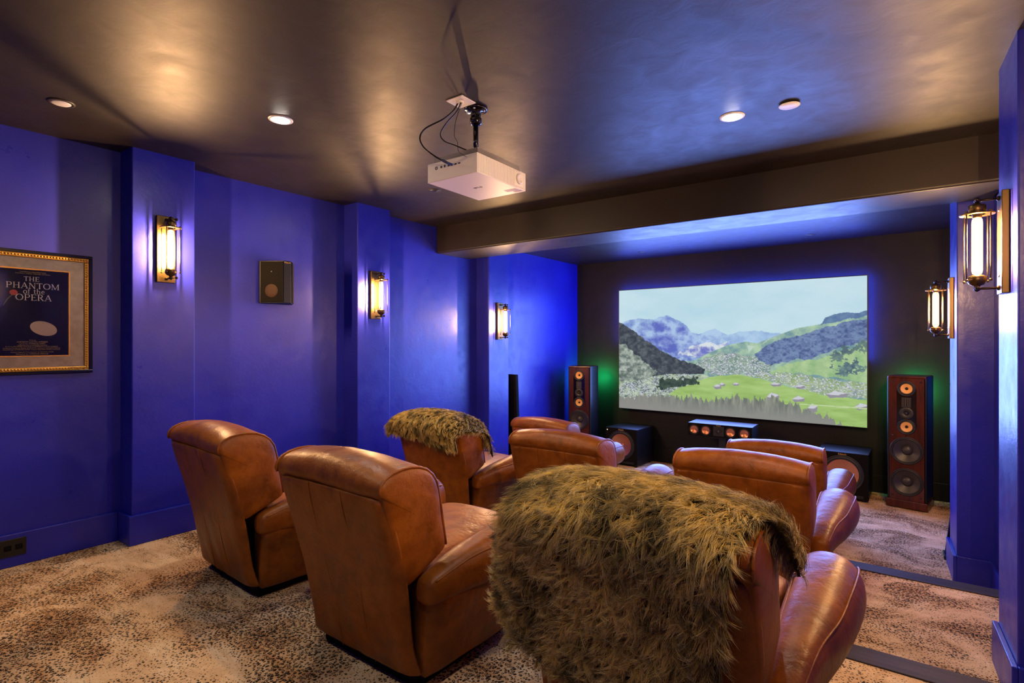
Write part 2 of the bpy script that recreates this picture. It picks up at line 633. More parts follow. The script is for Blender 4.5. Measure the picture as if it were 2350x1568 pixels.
# ------------------------------------------------------------------ ceiling fittings
def downlight(x, y, z, label, lit, r=0.055, lens=None):
    t = thing('downlight', label, 'ceiling light', (x, y, z), 0, 'recessed ceiling lights')
    b = MB()
    b.lathe([(r * 0.90, 0.0), (r * 0.90, -0.004), (r * 0.95, -0.006), (r * 1.25, -0.003), (r * 1.27, 0.0)], seg=32, caps=False)
    b.build('trim_ring', M['ceil'] if not lit else M['pale_plate'], t)
    b = MB()
    b.lathe([(r * 0.92, -0.001), (r * 0.90, -0.005), (r * 0.75, -0.009), (r * 0.4, -0.012), (0.001, -0.013)], seg=32, caps=False)
    b.build('lens', M['downlight_lens'] if lit else (lens or M['pale_plate']), t)
    if lit:
        L = bpy.data.lights.new('downlight_lamp', 'SPOT')
        L.energy = DOWN_W
        L.color = DOWN_COL
        L.spot_size = R(128)
        L.spot_blend = 0.75
        L.shadow_soft_size = 0.045
        lo = bpy.data.objects.new('downlight_lamp', L)
        COL.objects.link(lo)
        lo.parent = t
        lo.location = (0, 0, -0.05)
    return t
downlight(-2.967, 1.80, CZ, 'glowing round ceiling downlight above the leftmost leather armchair', True)
downlight(-0.78, 3.31, CZ, 'glowing round ceiling downlight beside the pale round cover plate', True)
downlight(-2.97, 3.31, CZ, 'glowing round downlight behind the white ceiling projector', True)
downlight(-0.80, 1.75, CZ, 'glowing round downlight above the front fur covered armchair', True)
downlight(-2.97, 0.25, CZ, 'added unseen downlight over the aisle behind the armchairs, wall side', True)  # added out of frame as fill for the rear of the room
downlight(-0.80, 0.25, CZ, 'added unseen downlight straight above the camera', True)  # second added fill lamp, out of frame overhead
downlight(-3.74, 0.97, CZ, 'unlit ceiling downlight with pale lens above the framed poster', False, 0.05)
downlight(-3.267, 3.418, CZ, 'unlit small dark ceiling downlight beside the lower left corner of the projector', False, 0.045, M['black'])
downlight(-0.81, 7.1, CZF, 'unlit small downlight in the lower ceiling over the right end of the screen', False, 0.045, M['bronze'])
downlight(-2.86, 7.1, CZF, 'unlit small downlight in the lower ceiling over the left end of the screen', False, 0.045, M['bronze'])

t = thing('ceiling_speaker_cover', 'flat pale round cover plate on dark ceiling right of the lit downlight', 'cover plate', (-0.48, 3.317, CZ))
b = MB()
b.lathe([(0.03, 0.0), (0.03, -0.006), (0.052, -0.007), (0.054, -0.009), (0.052, -0.011), (0.001, -0.011)], seg=36, caps=False)
b.build('disc', M['pale_plate'], t)

# ------------------------------------------------------------------ wall sconces
def make_sconce(label):
    """local frame: -y out of the wall, z up, origin on the wall face at the fitting's centre"""
    t = thing('wall_sconce', label, 'wall lamp', (0, 0, 0), 0, 'caged tube wall sconces')
    so = 0.105                                    # bulb axis stands off the wall
    b = MB()
    b.box(-0.058, 0.058, -0.028, -0.001, -0.232, 0.232)
    plate = b.build('back_plate', M['brass'], t, bevel=0.003)
    for z in (-0.15, 0.15):
        b = MB()
        b.lathe([(0.006, 0), (0.005, -0.003), (0.001, -0.004)], (0, -0.028, z), 'y', 12)
        b.build('screw', M['silver'], plate)
    for s, nm in ((1, 'upper'), (-1, 'lower')):
        b = MB()
        b.tube([(0, -0.027, s * 0.205), (0, -so, s * 0.205)], 0.0055, 10)
        b.lathe([(0.011, 0), (0.011, -0.006), (0.006, -0.010)], (0, -0.028, s * 0.205), 'y', 16)
        b.lathe([(0.001, -0.014), (0.008, -0.011), (0.013, -0.004), (0.013, 0.004), (0.008, 0.011), (0.001, 0.014)], (0, -so, s * 0.205), 'z', 16)
        b.build('arm', M['bronze'], t)
        b = MB()                                  # thumb screw on each joint
        b.tube([(0.010, -so, s * 0.205), (0.03, -so - 0.004, s * 0.203)], 0.003, 8)
        b.lathe([(0.001, -0.010), (0.008, -0.006), (0.009, 0), (0.008, 0.006), (0.001, 0.010)], (0.034, -so - 0.004, s * 0.203), 'z', 12)
        b.build('thumb_screw', M['bronze'], t)
    b = MB()
    b.lathe([(0.010, 0.196), (0.014, 0.190), (0.030, 0.184), (0.034, 0.178), (0.034, 0.152), (0.030, 0.148), (0.022, 0.146), (0.018, 0.135), (0.0175, 0.125)], (0, -so, 0), 'z', 28)
    b.build('cap', M['brass'], t)
    b = MB()
    b.lathe([(0.030, 0.146), (0.064, 0.144), (0.066, 0.141), (0.064, 0.138), (0.030, 0.140)], (0, -so, 0), 'z', 36, caps=False)
    b.build('cage_ring', M['brass'], t)
    for q in range(4):
        a = math.pi / 4 + q * math.pi / 2
        x, y = 0.060 * math.cos(a), -so + 0.060 * math.sin(a)
        b = MB()
        b.tube([(x, y, 0.150), (x, y, -0.168)], 0.0026, 8)
        for z in (0.148, -0.168):
            b.lathe([(0.001, -0.006), (0.006, -0.004), (0.006, 0.004), (0.001, 0.006)], (x, y, z), 'z', 10)
        b.build('cage_rod', M['brass'], t)
    b = MB()
    b.lathe([(0.0175, -0.140), (0.034, -0.148), (0.036, -0.156), (0.036, -0.172), (0.026, -0.186), (0.012, -0.192), (0.010, -0.197)], (0, -so, 0), 'z', 28)
    b.build('socket_cup', M['brass'], t)
    b = MB()
    b.lathe([(0.010, 0.128), (0.019, 0.118), (0.021, 0.10), (0.021, -0.12), (0.018, -0.134), (0.010, -0.139)], (0, -so, 0), 'z', 24, caps=False)
    bulb = b.build('bulb', M['bulb_glass'], t)
    b = MB()
    b.tube([(0, -so, 0.105), (0, -so, -0.115)], 0.0042, 8)
    b.build('filament', M['filament'], bulb)
    return t

SC = [('L', 0, 'lit cage sconce nearest the framed poster on blue pilaster'),
      ('L', 1, 'lit cage sconce on the blue pilaster just right of the black wall speaker'),
      ('L', 2, 'smallest lit cage sconce on the blue wall side, beyond the ceiling beam'),
      ('R', 1, 'largest lit cage sconce, seen side on, on the nearest right pilaster'),
      ('R', 2, 'lit cage sconce glowing against the black wall above the right tower speaker'),
      ('R', 0, 'lit cage sconce mirrored in the glass of the framed poster')]
proto = None
for side, i, lab in SC:
    y0, y1, z0, _ = (PIL_L if side == 'L' else PIL_R)[i]
    ym = (y0 + y1) / 2 - (0.0 if side == 'L' else 0.0)
    o = make_sconce(lab) if proto is None else copy_tree(proto)
    if proto is None:
        proto = o
    o['label'] = lab
    o.location = ((LX(ym, PJ) if side == 'L' else RX(ym, PJR)), ym, z0 + 2.02)
    o.rotation_euler = (0, 0, ANG_L if side == 'L' else ANG_R)

# ------------------------------------------------------------------ projection screen with its picture
def screen_picture(nx, ny):
    """an alpine valley under a pale sky, painted as an array of linear colours"""
    rng = np.random.default_rng(5)
    def vnoise(fx, fy, seed):
        r = np.random.default_rng(seed)
        g = r.random((int(fy) + 3, int(fx) + 3))
        X = np.linspace(0, fx, nx)[None, :].repeat(ny, 0)
        Y = np.linspace(0, fy, ny)[:, None].repeat(nx, 1)
        xi, yi = X.astype(int), Y.astype(int)
        u, v = X - xi, Y - yi
        u, v = u * u * (3 - 2 * u), v * v * (3 - 2 * v)
        return (g[yi, xi] * (1 - u) * (1 - v) + g[yi, xi + 1] * u * (1 - v) + g[yi + 1, xi] * (1 - u) * v + g[yi + 1, xi + 1] * u * v)
    def fbm(fx, fy, seed, octv=5, gain=0.55):
        s, a, tot = 0, 1.0, 0
        for k in range(octv):
            s = s + a * vnoise(fx * 2 ** k, fy * 2 ** k, seed + k)
            tot += a
            a *= gain
        return s / tot
    W, H = 1365.0, 643.0
    S = np.linspace(0, 1, nx)[None, :].repeat(ny, 0)
    Tt = np.linspace(0, 1, ny)[:, None].repeat(nx, 1)
    def st(px, py):
        w = (px - 300) / 1368.0
        top, bot = 285 - 82 * w, 928 + 109 * w
        return w * 1.297 / (1 + 0.297 * w), (py - top) / (bot - top)
    def curve(pts):
        q = sorted(st(*p) for p in pts)
        return np.interp(S, [a for a, _ in q], [c for _, c in q])
    def inside(poly, rough=0.0, seed=1, freq=30):
        P = [st(*p) for p in poly]
        x = S + rough * (fbm(freq, freq * 0.6, seed, 4) - 0.5)
        y = Tt + rough * 1.7 * (fbm(freq, freq * 0.6, seed + 50, 4) - 0.5)
        m = np.zeros_like(S, dtype=bool)
        for (x0, y0), (x1, y1) in zip(P, P[1:] + P[:1]):
            if abs(y1 - y0) < 1e-9:
                continue
            c = ((y0 > y) != (y1 > y)) & (x < (x1 - x0) * (y - y0) / (y1 - y0) + x0)
            m ^= c
        return m
    C = lambda r, g, bb: np.array([r, g, bb], float)
    img = np.zeros((ny, nx, 3))
    def put(mask, col):
        if col.ndim == 1:
            img[mask] = col
        else:
            img[mask] = col[mask]
    def mixc(f, a, bb):
        f = np.clip(f, 0, 1)[..., None]
        return a * (1 - f) + bb * f
    cl = fbm(4, 5, 11)
    img[:] = mixc((cl - 0.35) * 1.4 + 0.25 * (1 - Tt * 3), C(206, 232, 240), C(172, 214, 232))
    # distant range: ridged rock under haze
    def ridged(fx, fy, seed, octv=6, gain=0.6, skew=0.0):
        acc, a, tot = 0, 1.0, 0
        for k in range(octv):
            f = vnoise(fx * 2 ** k, fy * 2 ** k, seed + k)
            acc = acc + a * (1 - np.abs(2 * f - 1))
            tot += a
            a *= gain
        return acc / tot
    n1 = 0.5 * fbm(26, 16, 21, 6, 0.6) + 0.5 * ridged(16, 12, 121)
    ridge = lambda base, amp, seed: base - amp * (fbm(40, 1.2, seed, 6, 0.65)[0:1, :].repeat(ny, 0) - 0.5)
    far = ridge(curve([(300, 470), (330, 452), (420, 436), (500, 442), (530, 428), (566, 418), (600, 440), (640, 455), (675, 475), (700, 512), (745, 522), (790, 505), (830, 490), (862, 512), (900, 532), (960, 512), (1030, 507), (1110, 512), (1200, 522), (1300, 520), (1668, 520)]), 0.022, 31)
    depth = np.clip((Tt - far) / 0.30, 0, 1)
    rock = mixc((n1 - 0.36) * 3.2, C(70, 92, 176), C(188, 212, 240))
    rock = mixc(0.35 * (1 - depth), rock, C(150, 186, 236))
    hz = np.clip((S - 0.40) / 0.2, 0, 1)
    rock = mixc(0.62 * hz, rock, C(172, 208, 236))
    put(Tt > far, rock)
    face = inside([(380, 520), (470, 460), (560, 430), (640, 470), (690, 520), (745, 560), (770, 610), (700, 660), (640, 665), (540, 610), (450, 560)], 0.035, 3)
    put(face, mixc((n1 - 0.34) * 3.6 - 0.25 * depth, C(84, 96, 190), C(168, 196, 236)))
    put(inside([(620, 640), (690, 590), (800, 570), (905, 575), (890, 615), (760, 645), (670, 662)], 0.06, 8), mixc((n1 - 0.38) * 5, C(104, 110, 196), C(222, 230, 234)))
    # middle ground
    mid = curve([(300, 700), (720, 668), (800, 625), (900, 585), (1000, 565), (1060, 575), (1130, 548), (1200, 522), (1280, 492), (1410, 470), (1500, 450), (1668, 425)])
    n2 = fbm(34, 22, 61, 5, 0.6)
    put(Tt > mid, mixc(n2 * 2.2 - 0.6, C(104, 142, 150), C(176, 206, 168)))
    put(inside([(1010, 580), (1060, 590), (1110, 570), (1180, 530), (1040, 600), (1010, 625)], 0.02, 5), C(190, 214, 196))
    # right hand slope, dark woods
    nf = fbm(90, 60, 401, 3, 0.7)
    wood = mixc(0.55 * (n2 * 2.0 - 0.5) + 0.75 * (nf * 2.4 - 0.7), C(58, 72, 126), C(112, 134, 176))
    put(inside([(1048, 632), (1100, 590), (1200, 552), (1330, 520), (1420, 490), (1540, 455), (1690, 440), (1690, 560), (1560, 585), (1500, 612), (1400, 640), (1320, 660), (1230, 675), (1120, 695), (1060, 660)], 0.03, 9), wood)
    put(inside([(1405, 470), (1440, 430), (1500, 415), (1580, 405), (1690, 398), (1690, 425), (1560, 438), (1480, 465)], 0.02, 14), mixc(n2 * 2 - 0.5, C(70, 96, 148), C(104, 136, 170)))
    gm = mixc(n2 * 2 - 0.5, C(138, 178, 120), C(184, 210, 150))
    put(inside([(1130, 745), (1180, 705), (1290, 675), (1420, 660), (1470, 640), (1690, 560), (1690, 800), (1500, 765), (1300, 735), (1200, 750)], 0.02, 17), gm)
    put(inside([(1450, 640), (1540, 600), (1690, 560), (1690, 600), (1560, 640), (1470, 665)], 0.07, 18, 60), mixc(n2 * 2 - 0.5, C(70, 92, 104), C(120, 150, 128)))
    put(inside([(1480, 700), (1560, 690), (1640, 680), (1690, 690), (1690, 715), (1560, 745), (1500, 760)], 0.09, 19, 60), mixc(nf * 2.4 - 0.7, C(66, 88, 104), C(112, 142, 132)))
    # town of pale houses
    n3 = 0.6 * rng.random((ny // 2 + 1, nx // 3 + 1)).repeat(2, 0).repeat(3, 1)[:ny, :nx] + 0.4 * rng.random((ny, nx))
    n3 = (n3 - n3.min()) / (n3.max() - n3.min())
    big3 = fbm(50, 30, 301, 3)
    town = inside([(740, 690), (800, 640), (900, 615), (1050, 640), (1080, 680), (1140, 700), (1120, 745), (960, 745), (830, 752), (760, 735)], 0.04, 23)
    strip = inside([(960, 745), (1120, 735), (1300, 740), (1420, 760), (1690, 800), (1690, 885), (1540, 868), (1380, 850), (1250, 815), (1120, 775)], 0.03, 25)
    sp = mixc((n3 - 0.45) * 2.6, C(120, 134, 146), C(226, 226, 234))
    put(town, mixc(n2 * 2 - 0.5, C(96, 124, 118), C(150, 176, 140)))
    put(town & (n3 + 0.5 * (big3 - 0.5) > 0.5), sp)
    put(strip, mixc(n2 * 1.6 - 0.3, C(118, 150, 96), C(168, 186, 132)))
    put(strip & (n3 + 0.9 * (big3 - 0.5) > 0.56), sp)
    # left hill
    n4 = fbm(60, 40, 71, 4, 0.6)
    hill = inside([(280, 455), (330, 470), (390, 515), (460, 565), (540, 615), (640, 668), (720, 690), (776, 716), (768, 742), (690, 748), (600, 760), (480, 765), (280, 800)], 0.015, 27, 60)
    put(hill, mixc(n4 * 2.2 - 0.7, C(42, 48, 60), C(86, 92, 98)))
    put(inside([(280, 560), (330, 590), (400, 640), (460, 680), (500, 730), (450, 775), (280, 790)], 0.04, 29), mixc(n4 * 2.2 - 0.6, C(86, 98, 92), C(176, 188, 174)))
    # villages and meadow
    put(inside([(280, 790), (440, 770), (560, 748), (760, 745), (800, 760), (640, 830), (600, 880), (280, 900)], 0.02, 33), mixc(n4 * 2.0 - 0.4, C(120, 140, 112), C(190, 206, 176)))
    vil = inside([(280, 800), (480, 765), (560, 745), (740, 745), (700, 775), (600, 850), (560, 880), (280, 880)], 0.03, 35)
    put(vil & (n3 + 0.9 * (big3 - 0.5) > 0.58), sp)
    put(vil & (n3 - 0.9 * (big3 - 0.5) < 0.3), C(84, 98, 90))
    mead = inside([(575, 855), (640, 815), (800, 757), (960, 745), (1090, 772), (1280, 822), (1450, 862), (1700, 886), (1700, 1060), (1400, 1000), (1200, 960), (900, 950), (700, 930)], 0.012, 37)
    put(mead, mixc(fbm(12, 30, 81) * 2 - 0.5, C(142, 178, 86), C(170, 204, 116)))
    put(inside([(515, 775), (560, 765), (640, 770), (735, 758), (742, 798), (640, 808), (580, 822), (508, 826)], 0.035, 39, 70), mixc(n4 * 2 - 0.6, C(34, 48, 44), C(70, 88, 70)))
    for (hx, hy, w, h) in ((845, 812, 22, 14), (870, 800, 16, 10), (945, 798, 18, 8), (1165, 800, 30, 12), (1300, 812, 26, 12), (1500, 855, 60, 20), (1150, 868, 34, 24), (1370, 930, 26, 26), (1290, 880, 34, 16), (1640, 922, 40, 18)):
        put(inside([(hx - w, hy), (hx - w * 0.2, hy - h), (hx + w, hy - h * 0.4), (hx + w, hy + h * 0.8), (hx - w * 0.6, hy + h)], 0.006, int(hx), 90), C(142, 134, 148))
        put(inside([(hx - w, hy), (hx - w * 0.2, hy - h), (hx + w, hy - h * 0.4), (hx, hy + h * 0.2)], 0.006, int(hx) + 1, 90), C(206, 206, 216))
    put(inside([(1300, 905), (1690, 930), (1690, 938), (1300, 911)], 0.004, 41), C(190, 212, 150))
    # foreground conifers, softened by the moving shot
    fl = curve([(280, 880), (480, 862), (560, 868), (620, 872), (700, 882), (780, 892), (900, 884), (950, 872), (1000, 892), (1100, 884), (1160, 882), (1220, 905), (1300, 925), (1390, 968), (1460, 1000), (1540, 1030), (1690, 1090)])
    spike = np.abs(np.interp(np.arange(nx) * 46.0 / nx % 1.0, [0, 0.5, 1], [1, 0, 1]))[None, :]
    fl = fl - 0.045 * spike ** 2 * fbm(30, 1, 91)[0:1, :] ** 2 * 2 - 0.10 * (fbm(70, 1, 95, 5, 0.75)[0:1, :] - 0.5)
    tre = mixc(fbm(70, 7, 97, 4, 0.65) * 2.4 - 0.8, C(84, 92, 84), C(150, 154, 134))
    tre = mixc(np.clip((Tt - 0.84) / 0.14, 0, 1), tre, C(134, 132, 126))
    tre = mixc(np.clip((0.30 - S) / 0.3, 0, 0.6), tre, C(138, 134, 128))
    put(Tt > fl, tre)
    img = img * 0.88 + np.array([204, 218, 230.0]) * 0.12
    img = np.clip(img, 0, 255) / 255.0
    return np.where(img <= 0.04045, img / 12.92, ((img + 0.055) / 1.055) ** 2.4)

SCX, SCW, SCH = (-3.43 - 0.27) / 2, 3.16, 1.78
SZC = EYE - 0.118
t = thing('projection_screen', 'large thin framed screen showing an alpine valley on black wall', 'screen', (SCX, SY(SCX), SZC), ANG_S)
scr = t
b = MB()
b.box(-SCW / 2 - 0.006, SCW / 2 + 0.006, -0.088, -0.070, -SCH / 2 - 0.006, SCH / 2 + 0.006)
b.box(-SCW / 2 - 0.010, SCW / 2 + 0.010, -0.091, -0.084, -SCH / 2 - 0.008, SCH / 2 + 0.010)
b.build('frame', M['black'], t)
b = MB()
for x in (-SCW * 0.36, SCW * 0.36):
    for z in (-0.44, 0.44):
        b = MB()
        b.box(x - 0.12, x + 0.12, -0.071, 0.0, z - 0.06, z + 0.06)
        b.build('wall_bracket', M['black'], t)
b = MB()                                     # added blue glow strip on the panel rim, tints wall and ceiling
fx_, fz_ = SCW / 2 + 0.006, SCH / 2 + 0.006
b.box(-fx_, fx_, -0.082, -0.072, fz_, fz_ + 0.003)
b.box(-fx_ - 0.003, -fx_, -0.082, -0.072, 0.1, fz_ + 0.003)
b.box(fx_, fx_ + 0.003, -0.082, -0.072, -0.1, fz_ + 0.003)
b.build('added_edge_glow', M['edge_glow'], t)
nx, ny = 600, 338
pic = screen_picture(nx, ny)
xs = np.linspace(-SCW / 2, SCW / 2, nx)
zs = np.linspace(SCH / 2, -SCH / 2, ny)
gx, gz = np.meshgrid(xs, zs)
co = np.stack([gx, np.full_like(gx, -0.0925), gz], -1).reshape(-1, 3)
idx = np.arange(nx * ny).reshape(ny, nx)
fc = np.stack([idx[:-1, :-1], idx[1:, :-1], idx[1:, 1:], idx[:-1, 1:]], -1).reshape(-1, 4)
me = bpy.data.meshes.new('picture')
me.from_pydata(co.tolist(), [], fc.tolist())
ca = me.color_attributes.new('picture', 'FLOAT_COLOR', 'POINT')
ca.data.foreach_set('color', np.concatenate([pic.reshape(-1, 3), np.ones((nx * ny, 1))], 1).astype('f').ravel())
mp = bpy.data.materials.new('projected_picture')
mp.use_nodes = True
_n = mp.node_tree
_n.nodes.remove(_n.nodes['Principled BSDF'])
at = _n.nodes.new('ShaderNodeAttribute')
at.attribute_name = 'picture'
em = _n.nodes.new('ShaderNodeEmission')
em.inputs[1].default_value = SCREEN_S
_n.links.new(at.outputs['Color'], em.inputs[0])
_n.links.new(em.outputs[0], _n.nodes['Material Output'].inputs[0])
me.materials.append(mp)
po = bpy.data.objects.new('picture', me)
COL.objects.link(po)
po.parent = t
L = bpy.data.lights.new('added_screen_fill', 'AREA')  # added unseen lamp: more blue light than the picture itself gives
L.shape = 'RECTANGLE'
L.size, L.size_y = 3.0, 1.66
L.energy = SCREEN_FILL_W
L.color = (0.17, 0.29, 1.0)
lo = bpy.data.objects.new('added_screen_fill', L)
COL.objects.link(lo)
lo.parent = t
lo.location = (0, -0.10, 0)
lo.rotation_euler = (R(-90), 0, 0)

# ------------------------------------------------------------------ lettering
def text(parent, body, size, loc, rot, mat, name='lettering', depth=0.0004, align='CENTER', sx=1.0):
    c = bpy.data.curves.new(name, 'FONT')
    c.body = body
    c.size = size
    c.align_x = align
    c.align_y = 'CENTER'
    c.extrude = depth
    c.resolution_u = 2
    c.materials.append(mat)
    o = bpy.data.objects.new(name, c)
    COL.objects.link(o)
    o.parent = parent
    o.location = loc
    o.rotation_euler = rot
    o.scale = (sx, 1, 1)
    bpy.context.view_layer.update()
    me = bpy.data.meshes.new_from_object(o)
    m_ = bpy.data.objects.new(name, me)
    COL.objects.link(m_)
    m_.parent, m_.location, m_.rotation_euler, m_.scale = parent, loc, rot, (sx, 1, 1)
    bpy.data.objects.remove(o, do_unlink=True)
    return m_
UPRIGHT = (R(90), 0, 0)

# ------------------------------------------------------------------ loudspeakers
def driver(parent, x, z, y, r, cone, cone_mat, cap=0.3, cap_mat=None, name='woofer', frame_w=0.016, depth=None, plug=False):
    """a round drive unit facing -y: rim, rubber surround, cone and dust cap"""
    d = depth if depth is not None else r * 0.28
    b = MB()
    b.lathe([(r, 0.004), (r, -0.003), (r - 0.004, -0.006), (r - frame_w + 0.002, -0.006), (r - frame_w, -0.002), (r - frame_w, 0.004)], (x, y, z), 'y', 40, caps=False)
    w = b.build(name, M['rubber'], parent)
    b = MB()
    ri = r - frame_w
    b.lathe([(ri, -0.003), (ri - (ri - cone) * 0.35, -0.008), (ri - (ri - cone) * 0.75, -0.005), (cone, 0.001)], (x, y, z), 'y', 40, caps=False)
    b.build('surround', M['rubber'], w)
    b = MB()
    rc = cone * cap
    b.lathe([(cone, 0.0), (cone * 0.85, d * 0.25), (cone * 0.6, d * 0.62), (rc, d)], (x, y, z), 'y', 40, caps=False)
    if not plug:
        b.lathe([(rc, d), (rc * 0.85, d - rc * 0.25), (rc * 0.5, d - rc * 0.42), (0.0005, d - rc * 0.48)], (x, y, z), 'y', 40, caps=False)
    c = b.build('cone', cone_mat, w)
    if plug or cap_mat is not None:
        b = MB()
        rp = rc * (1.0 if plug else 1.02)
        b.lathe([(rp, d + 0.002), (rp * 0.9, d - rp * 0.7), (rp * 0.55, d - rp * 1.4), (0.0005, d - rp * 1.7)], (x, y, z), 'y', 24, caps=False)
        b.build('phase_plug' if plug else 'dust_cap', cap_mat or M['black'], w)
    return w

def tower(label, x, y, ang):
    """front faces -y; origin on the floor at the middle of the front"""
    t = thing('tower_speaker', label, 'loudspeaker', (x, y, Z1), ang, 'wooden tower speakers')
    b = MB()
    b.box(-0.172, 0.172, 0.06, 0.39, 0.09, 1.40)
    b.box(-0.172, -0.149, 0.010, 0.07, 0.09, 1.395)
    b.box(0.149, 0.172, 0.010, 0.07, 0.09, 1.395)
    b.build('cabinet', M['black'], t, bevel=0.012, seg=3)
    b = MB()
    b.plate(-0.15, 0.15, 0.092, 1.376, 0.0, 0.058, [(0, 1.268, 0.075), (0, 0.866, 0.075), (0, 0.615, 0.138), (0, 0.285, 0.138)])
    b.build('front_baffle', M['rosewood'], t)
    b = MB()
    b.box(-0.168, 0.168, 0.004, 0.386, 1.372, 1.402)
    b.build('top_cap', M['rosewood'], t, bevel=0.012, seg=3)
    b = MB()
    b.box(-0.18, 0.18, -0.012, 0.40, 0.008, 0.092)
    b.build('plinth', M['rosewood'], t, bevel=0.008)
    b = MB()
    arc = lambda zc, a0, a1: [(0.079 * math.cos(a0 + (a1 - a0) * k / 20), zc + 0.079 * math.sin(a0 + (a1 - a0) * k / 20)) for k in range(21)]
    out_ = [(0.086, 0.866), (0.086, 1.268)] + arc(1.268, 0, -math.pi) + [(-0.086, 1.268), (-0.086, 0.866)] + arc(0.866, math.pi, 0)
    nn_ = len(out_)
    b.add([(x_, -0.003, z_) for x_, z_ in out_] + [(x_, 0.004, z_) for x_, z_ in out_],
          [tuple(range(nn_)), tuple(range(2 * nn_ - 1, nn_ - 1, -1))] + [(i, (i + 1) % nn_, nn_ + (i + 1) % nn_, nn_ + i) for i in range(nn_)])
    b.build('driver_panel', M['gloss_black'], t)
    for z in (1.268, 0.866):
        driver(t, 0, z, -0.004, 0.081, 0.052, M['yellow_cone'], 0.30, M['black'], 'midrange', 0.014, 0.014, plug=True)
    b = MB()
    b.box(-0.042, 0.042, -0.012, 0.0, 1.068, 1.176)
    rt = b.build('ribbon_tweeter', M['rubber'], t, bevel=0.004)
    b = MB()
    b.box(-0.014, 0.014, -0.0135, -0.011, 1.086, 1.158)
    b.build('ribbon', M['gloss_black'], rt)
    b = MB()
    for xx in (-0.0075, 0.0075):
        b.box(xx - 0.0015, xx + 0.0015, -0.0145, -0.012, 1.086, 1.158)
    b.build('ribbon_edge', M['silver'], rt)
    b = MB()
    b.lathe([(0.064, 0.002), (0.064, -0.005), (0.060, -0.008), (0.022, -0.004), (0.018, 0.0)], (0, -0.003, 1.008), 'y', 32, caps=False)
    b.lathe([(0.018, 0.0), (0.016, -0.008), (0.010, -0.013), (0.0005, -0.015)], (0, -0.003, 1.008), 'y', 24, caps=False)
    b.build('dome_tweeter', M['rubber'], t)
    for z in (0.615, 0.285):
        driver(t, 0, z, -0.003, 0.146, 0.118, M['grey_cone'], 0.42, None, 'woofer', 0.014, 0.034)
    for zz in (1.34, 0.765, 0.14):
        for xx in (-0.122, 0.122):
            b = MB()
            b.lathe([(0.009, 0.001), (0.008, -0.004), (0.0005, -0.005)], (xx, 0.0, zz), 'y', 12, caps=False)
            b.build('grille_peg', M['black'], t)
    b = MB()
    b.box(-0.03, 0.03, 0.390, 0.398, 1.12, 1.28)
    b.build('rear_light', M['led_green'], t)
    return t
tr_ = tower('wooden tower speaker at the right of the screen, fully in view', 0.091, 7.018, -R(10.5))
tl_ = tower('wooden tower speaker in the corner left of the screen, half hidden by armchairs', -3.80, 7.03, R(9))

def subwoofer(label, x, y, ang, led):
    t = thing('subwoofer', label, 'loudspeaker', (x, y, Z1), ang, 'copper cone subwoofers')
    b = MB()
    b.box(-0.2475, 0.2475, 0.075, 0.53, 0.025, 0.53)
    b.box(-0.2475, 0.2475, 0.0, 0.08, 0.515, 0.53)
    b.box(-0.2475, 0.2475, 0.0, 0.08, 0.025, 0.04)
    b.box(-0.2475, -0.235, 0.0, 0.08, 0.035, 0.52)
    b.box(0.235, 0.2475, 0.0, 0.08, 0.035, 0.52)
    b.build('cabinet', M['vinyl'], t, bevel=0.004)
    b = MB()
    b.plate(-0.246, 0.246, 0.03, 0.525, -0.010, 0.06, [(0.0, 0.292, 0.199)])
    b.build('front_baffle', M['black_matte'], t)
    driver(t, 0.0, 0.292, -0.010, 0.208, 0.158, M['copper'], 0.10, None, 'woofer', 0.018, 0.045)
    for sx in (-0.2, 0.2):
        for yy in (0.05, 0.48):
            b = MB()
            b.lathe([(0.022, 0.0), (0.024, 0.02), (0.02, 0.027)], (sx, yy, 0.0), 'z', 16)
            b.build('foot', M['rubber'], t)
    b = MB()
    b.box(-0.20, 0.20, -0.012, -0.006, 0.040, 0.070)
    b.build('port_slot', M['black'], t)
    text(t, 'Klipsch', 0.028, (0, -0.0106, 0.509), UPRIGHT, M['logo_gold'], sx=1.0)
    if led:
        b = MB()
        b.box(-0.222, -0.214, -0.012, -0.010, 0.490, 0.497)
        b.build('status_light', M['led_white'], t)
    return t
subwoofer('black subwoofer with copper cone between the left tower speaker and the long centre speaker', -3.18, 7.135, -R(4), True)
subwoofer('black subwoofer with copper cone under the lower right corner of the screen', -0.487, 7.03, -R(2), False)

cx_, cy_ = -1.818, 7.05
t = thing('speaker_stand', 'black pedestal stand under the long centre speaker', 'speaker stand', (cx_, cy_ + 0.19, Z1))
b = MB()
b.box(-0.19, 0.19, -0.15, 0.15, 0.0, 0.022)
b.build('base', M['black'], t, bevel=0.004)
b = MB()
b.box(-0.045, 0.045, -0.03, 0.03, 0.02, 0.533)
b.build('post', M['black'], t, bevel=0.006)
b = MB()
b.box(-0.19, 0.19, -0.15, 0.15, 0.532, 0.5475)
b.build('top_plate', M['black'], t, bevel=0.003)
t = thing('centre_speaker', 'long low black centre speaker with four copper cones below the screen', 'loudspeaker', (cx_, cy_, 0.549))
b = MB()
b.box(-0.39, 0.39, 0.045, 0.36, 0.0, 0.163)
b.box(-0.39, 0.39, 0.0, 0.05, 0.157, 0.163)
b.box(-0.39, 0.39, 0.0, 0.05, 0.0, 0.006)
b.box(-0.39, -0.382, 0.0, 0.05, 0.004, 0.16)
b.box(0.382, 0.39, 0.0, 0.05, 0.004, 0.16)
b.build('cabinet', M['vinyl'], t, bevel=0.005)
b = MB()
b.plate(-0.386, 0.386, 0.003, 0.160, -0.006, 0.040, [(x, 0.078, 0.061) for x in (-0.31, -0.163, 0.138, 0.30)])
b.build('front_baffle', M['black_matte'], t)
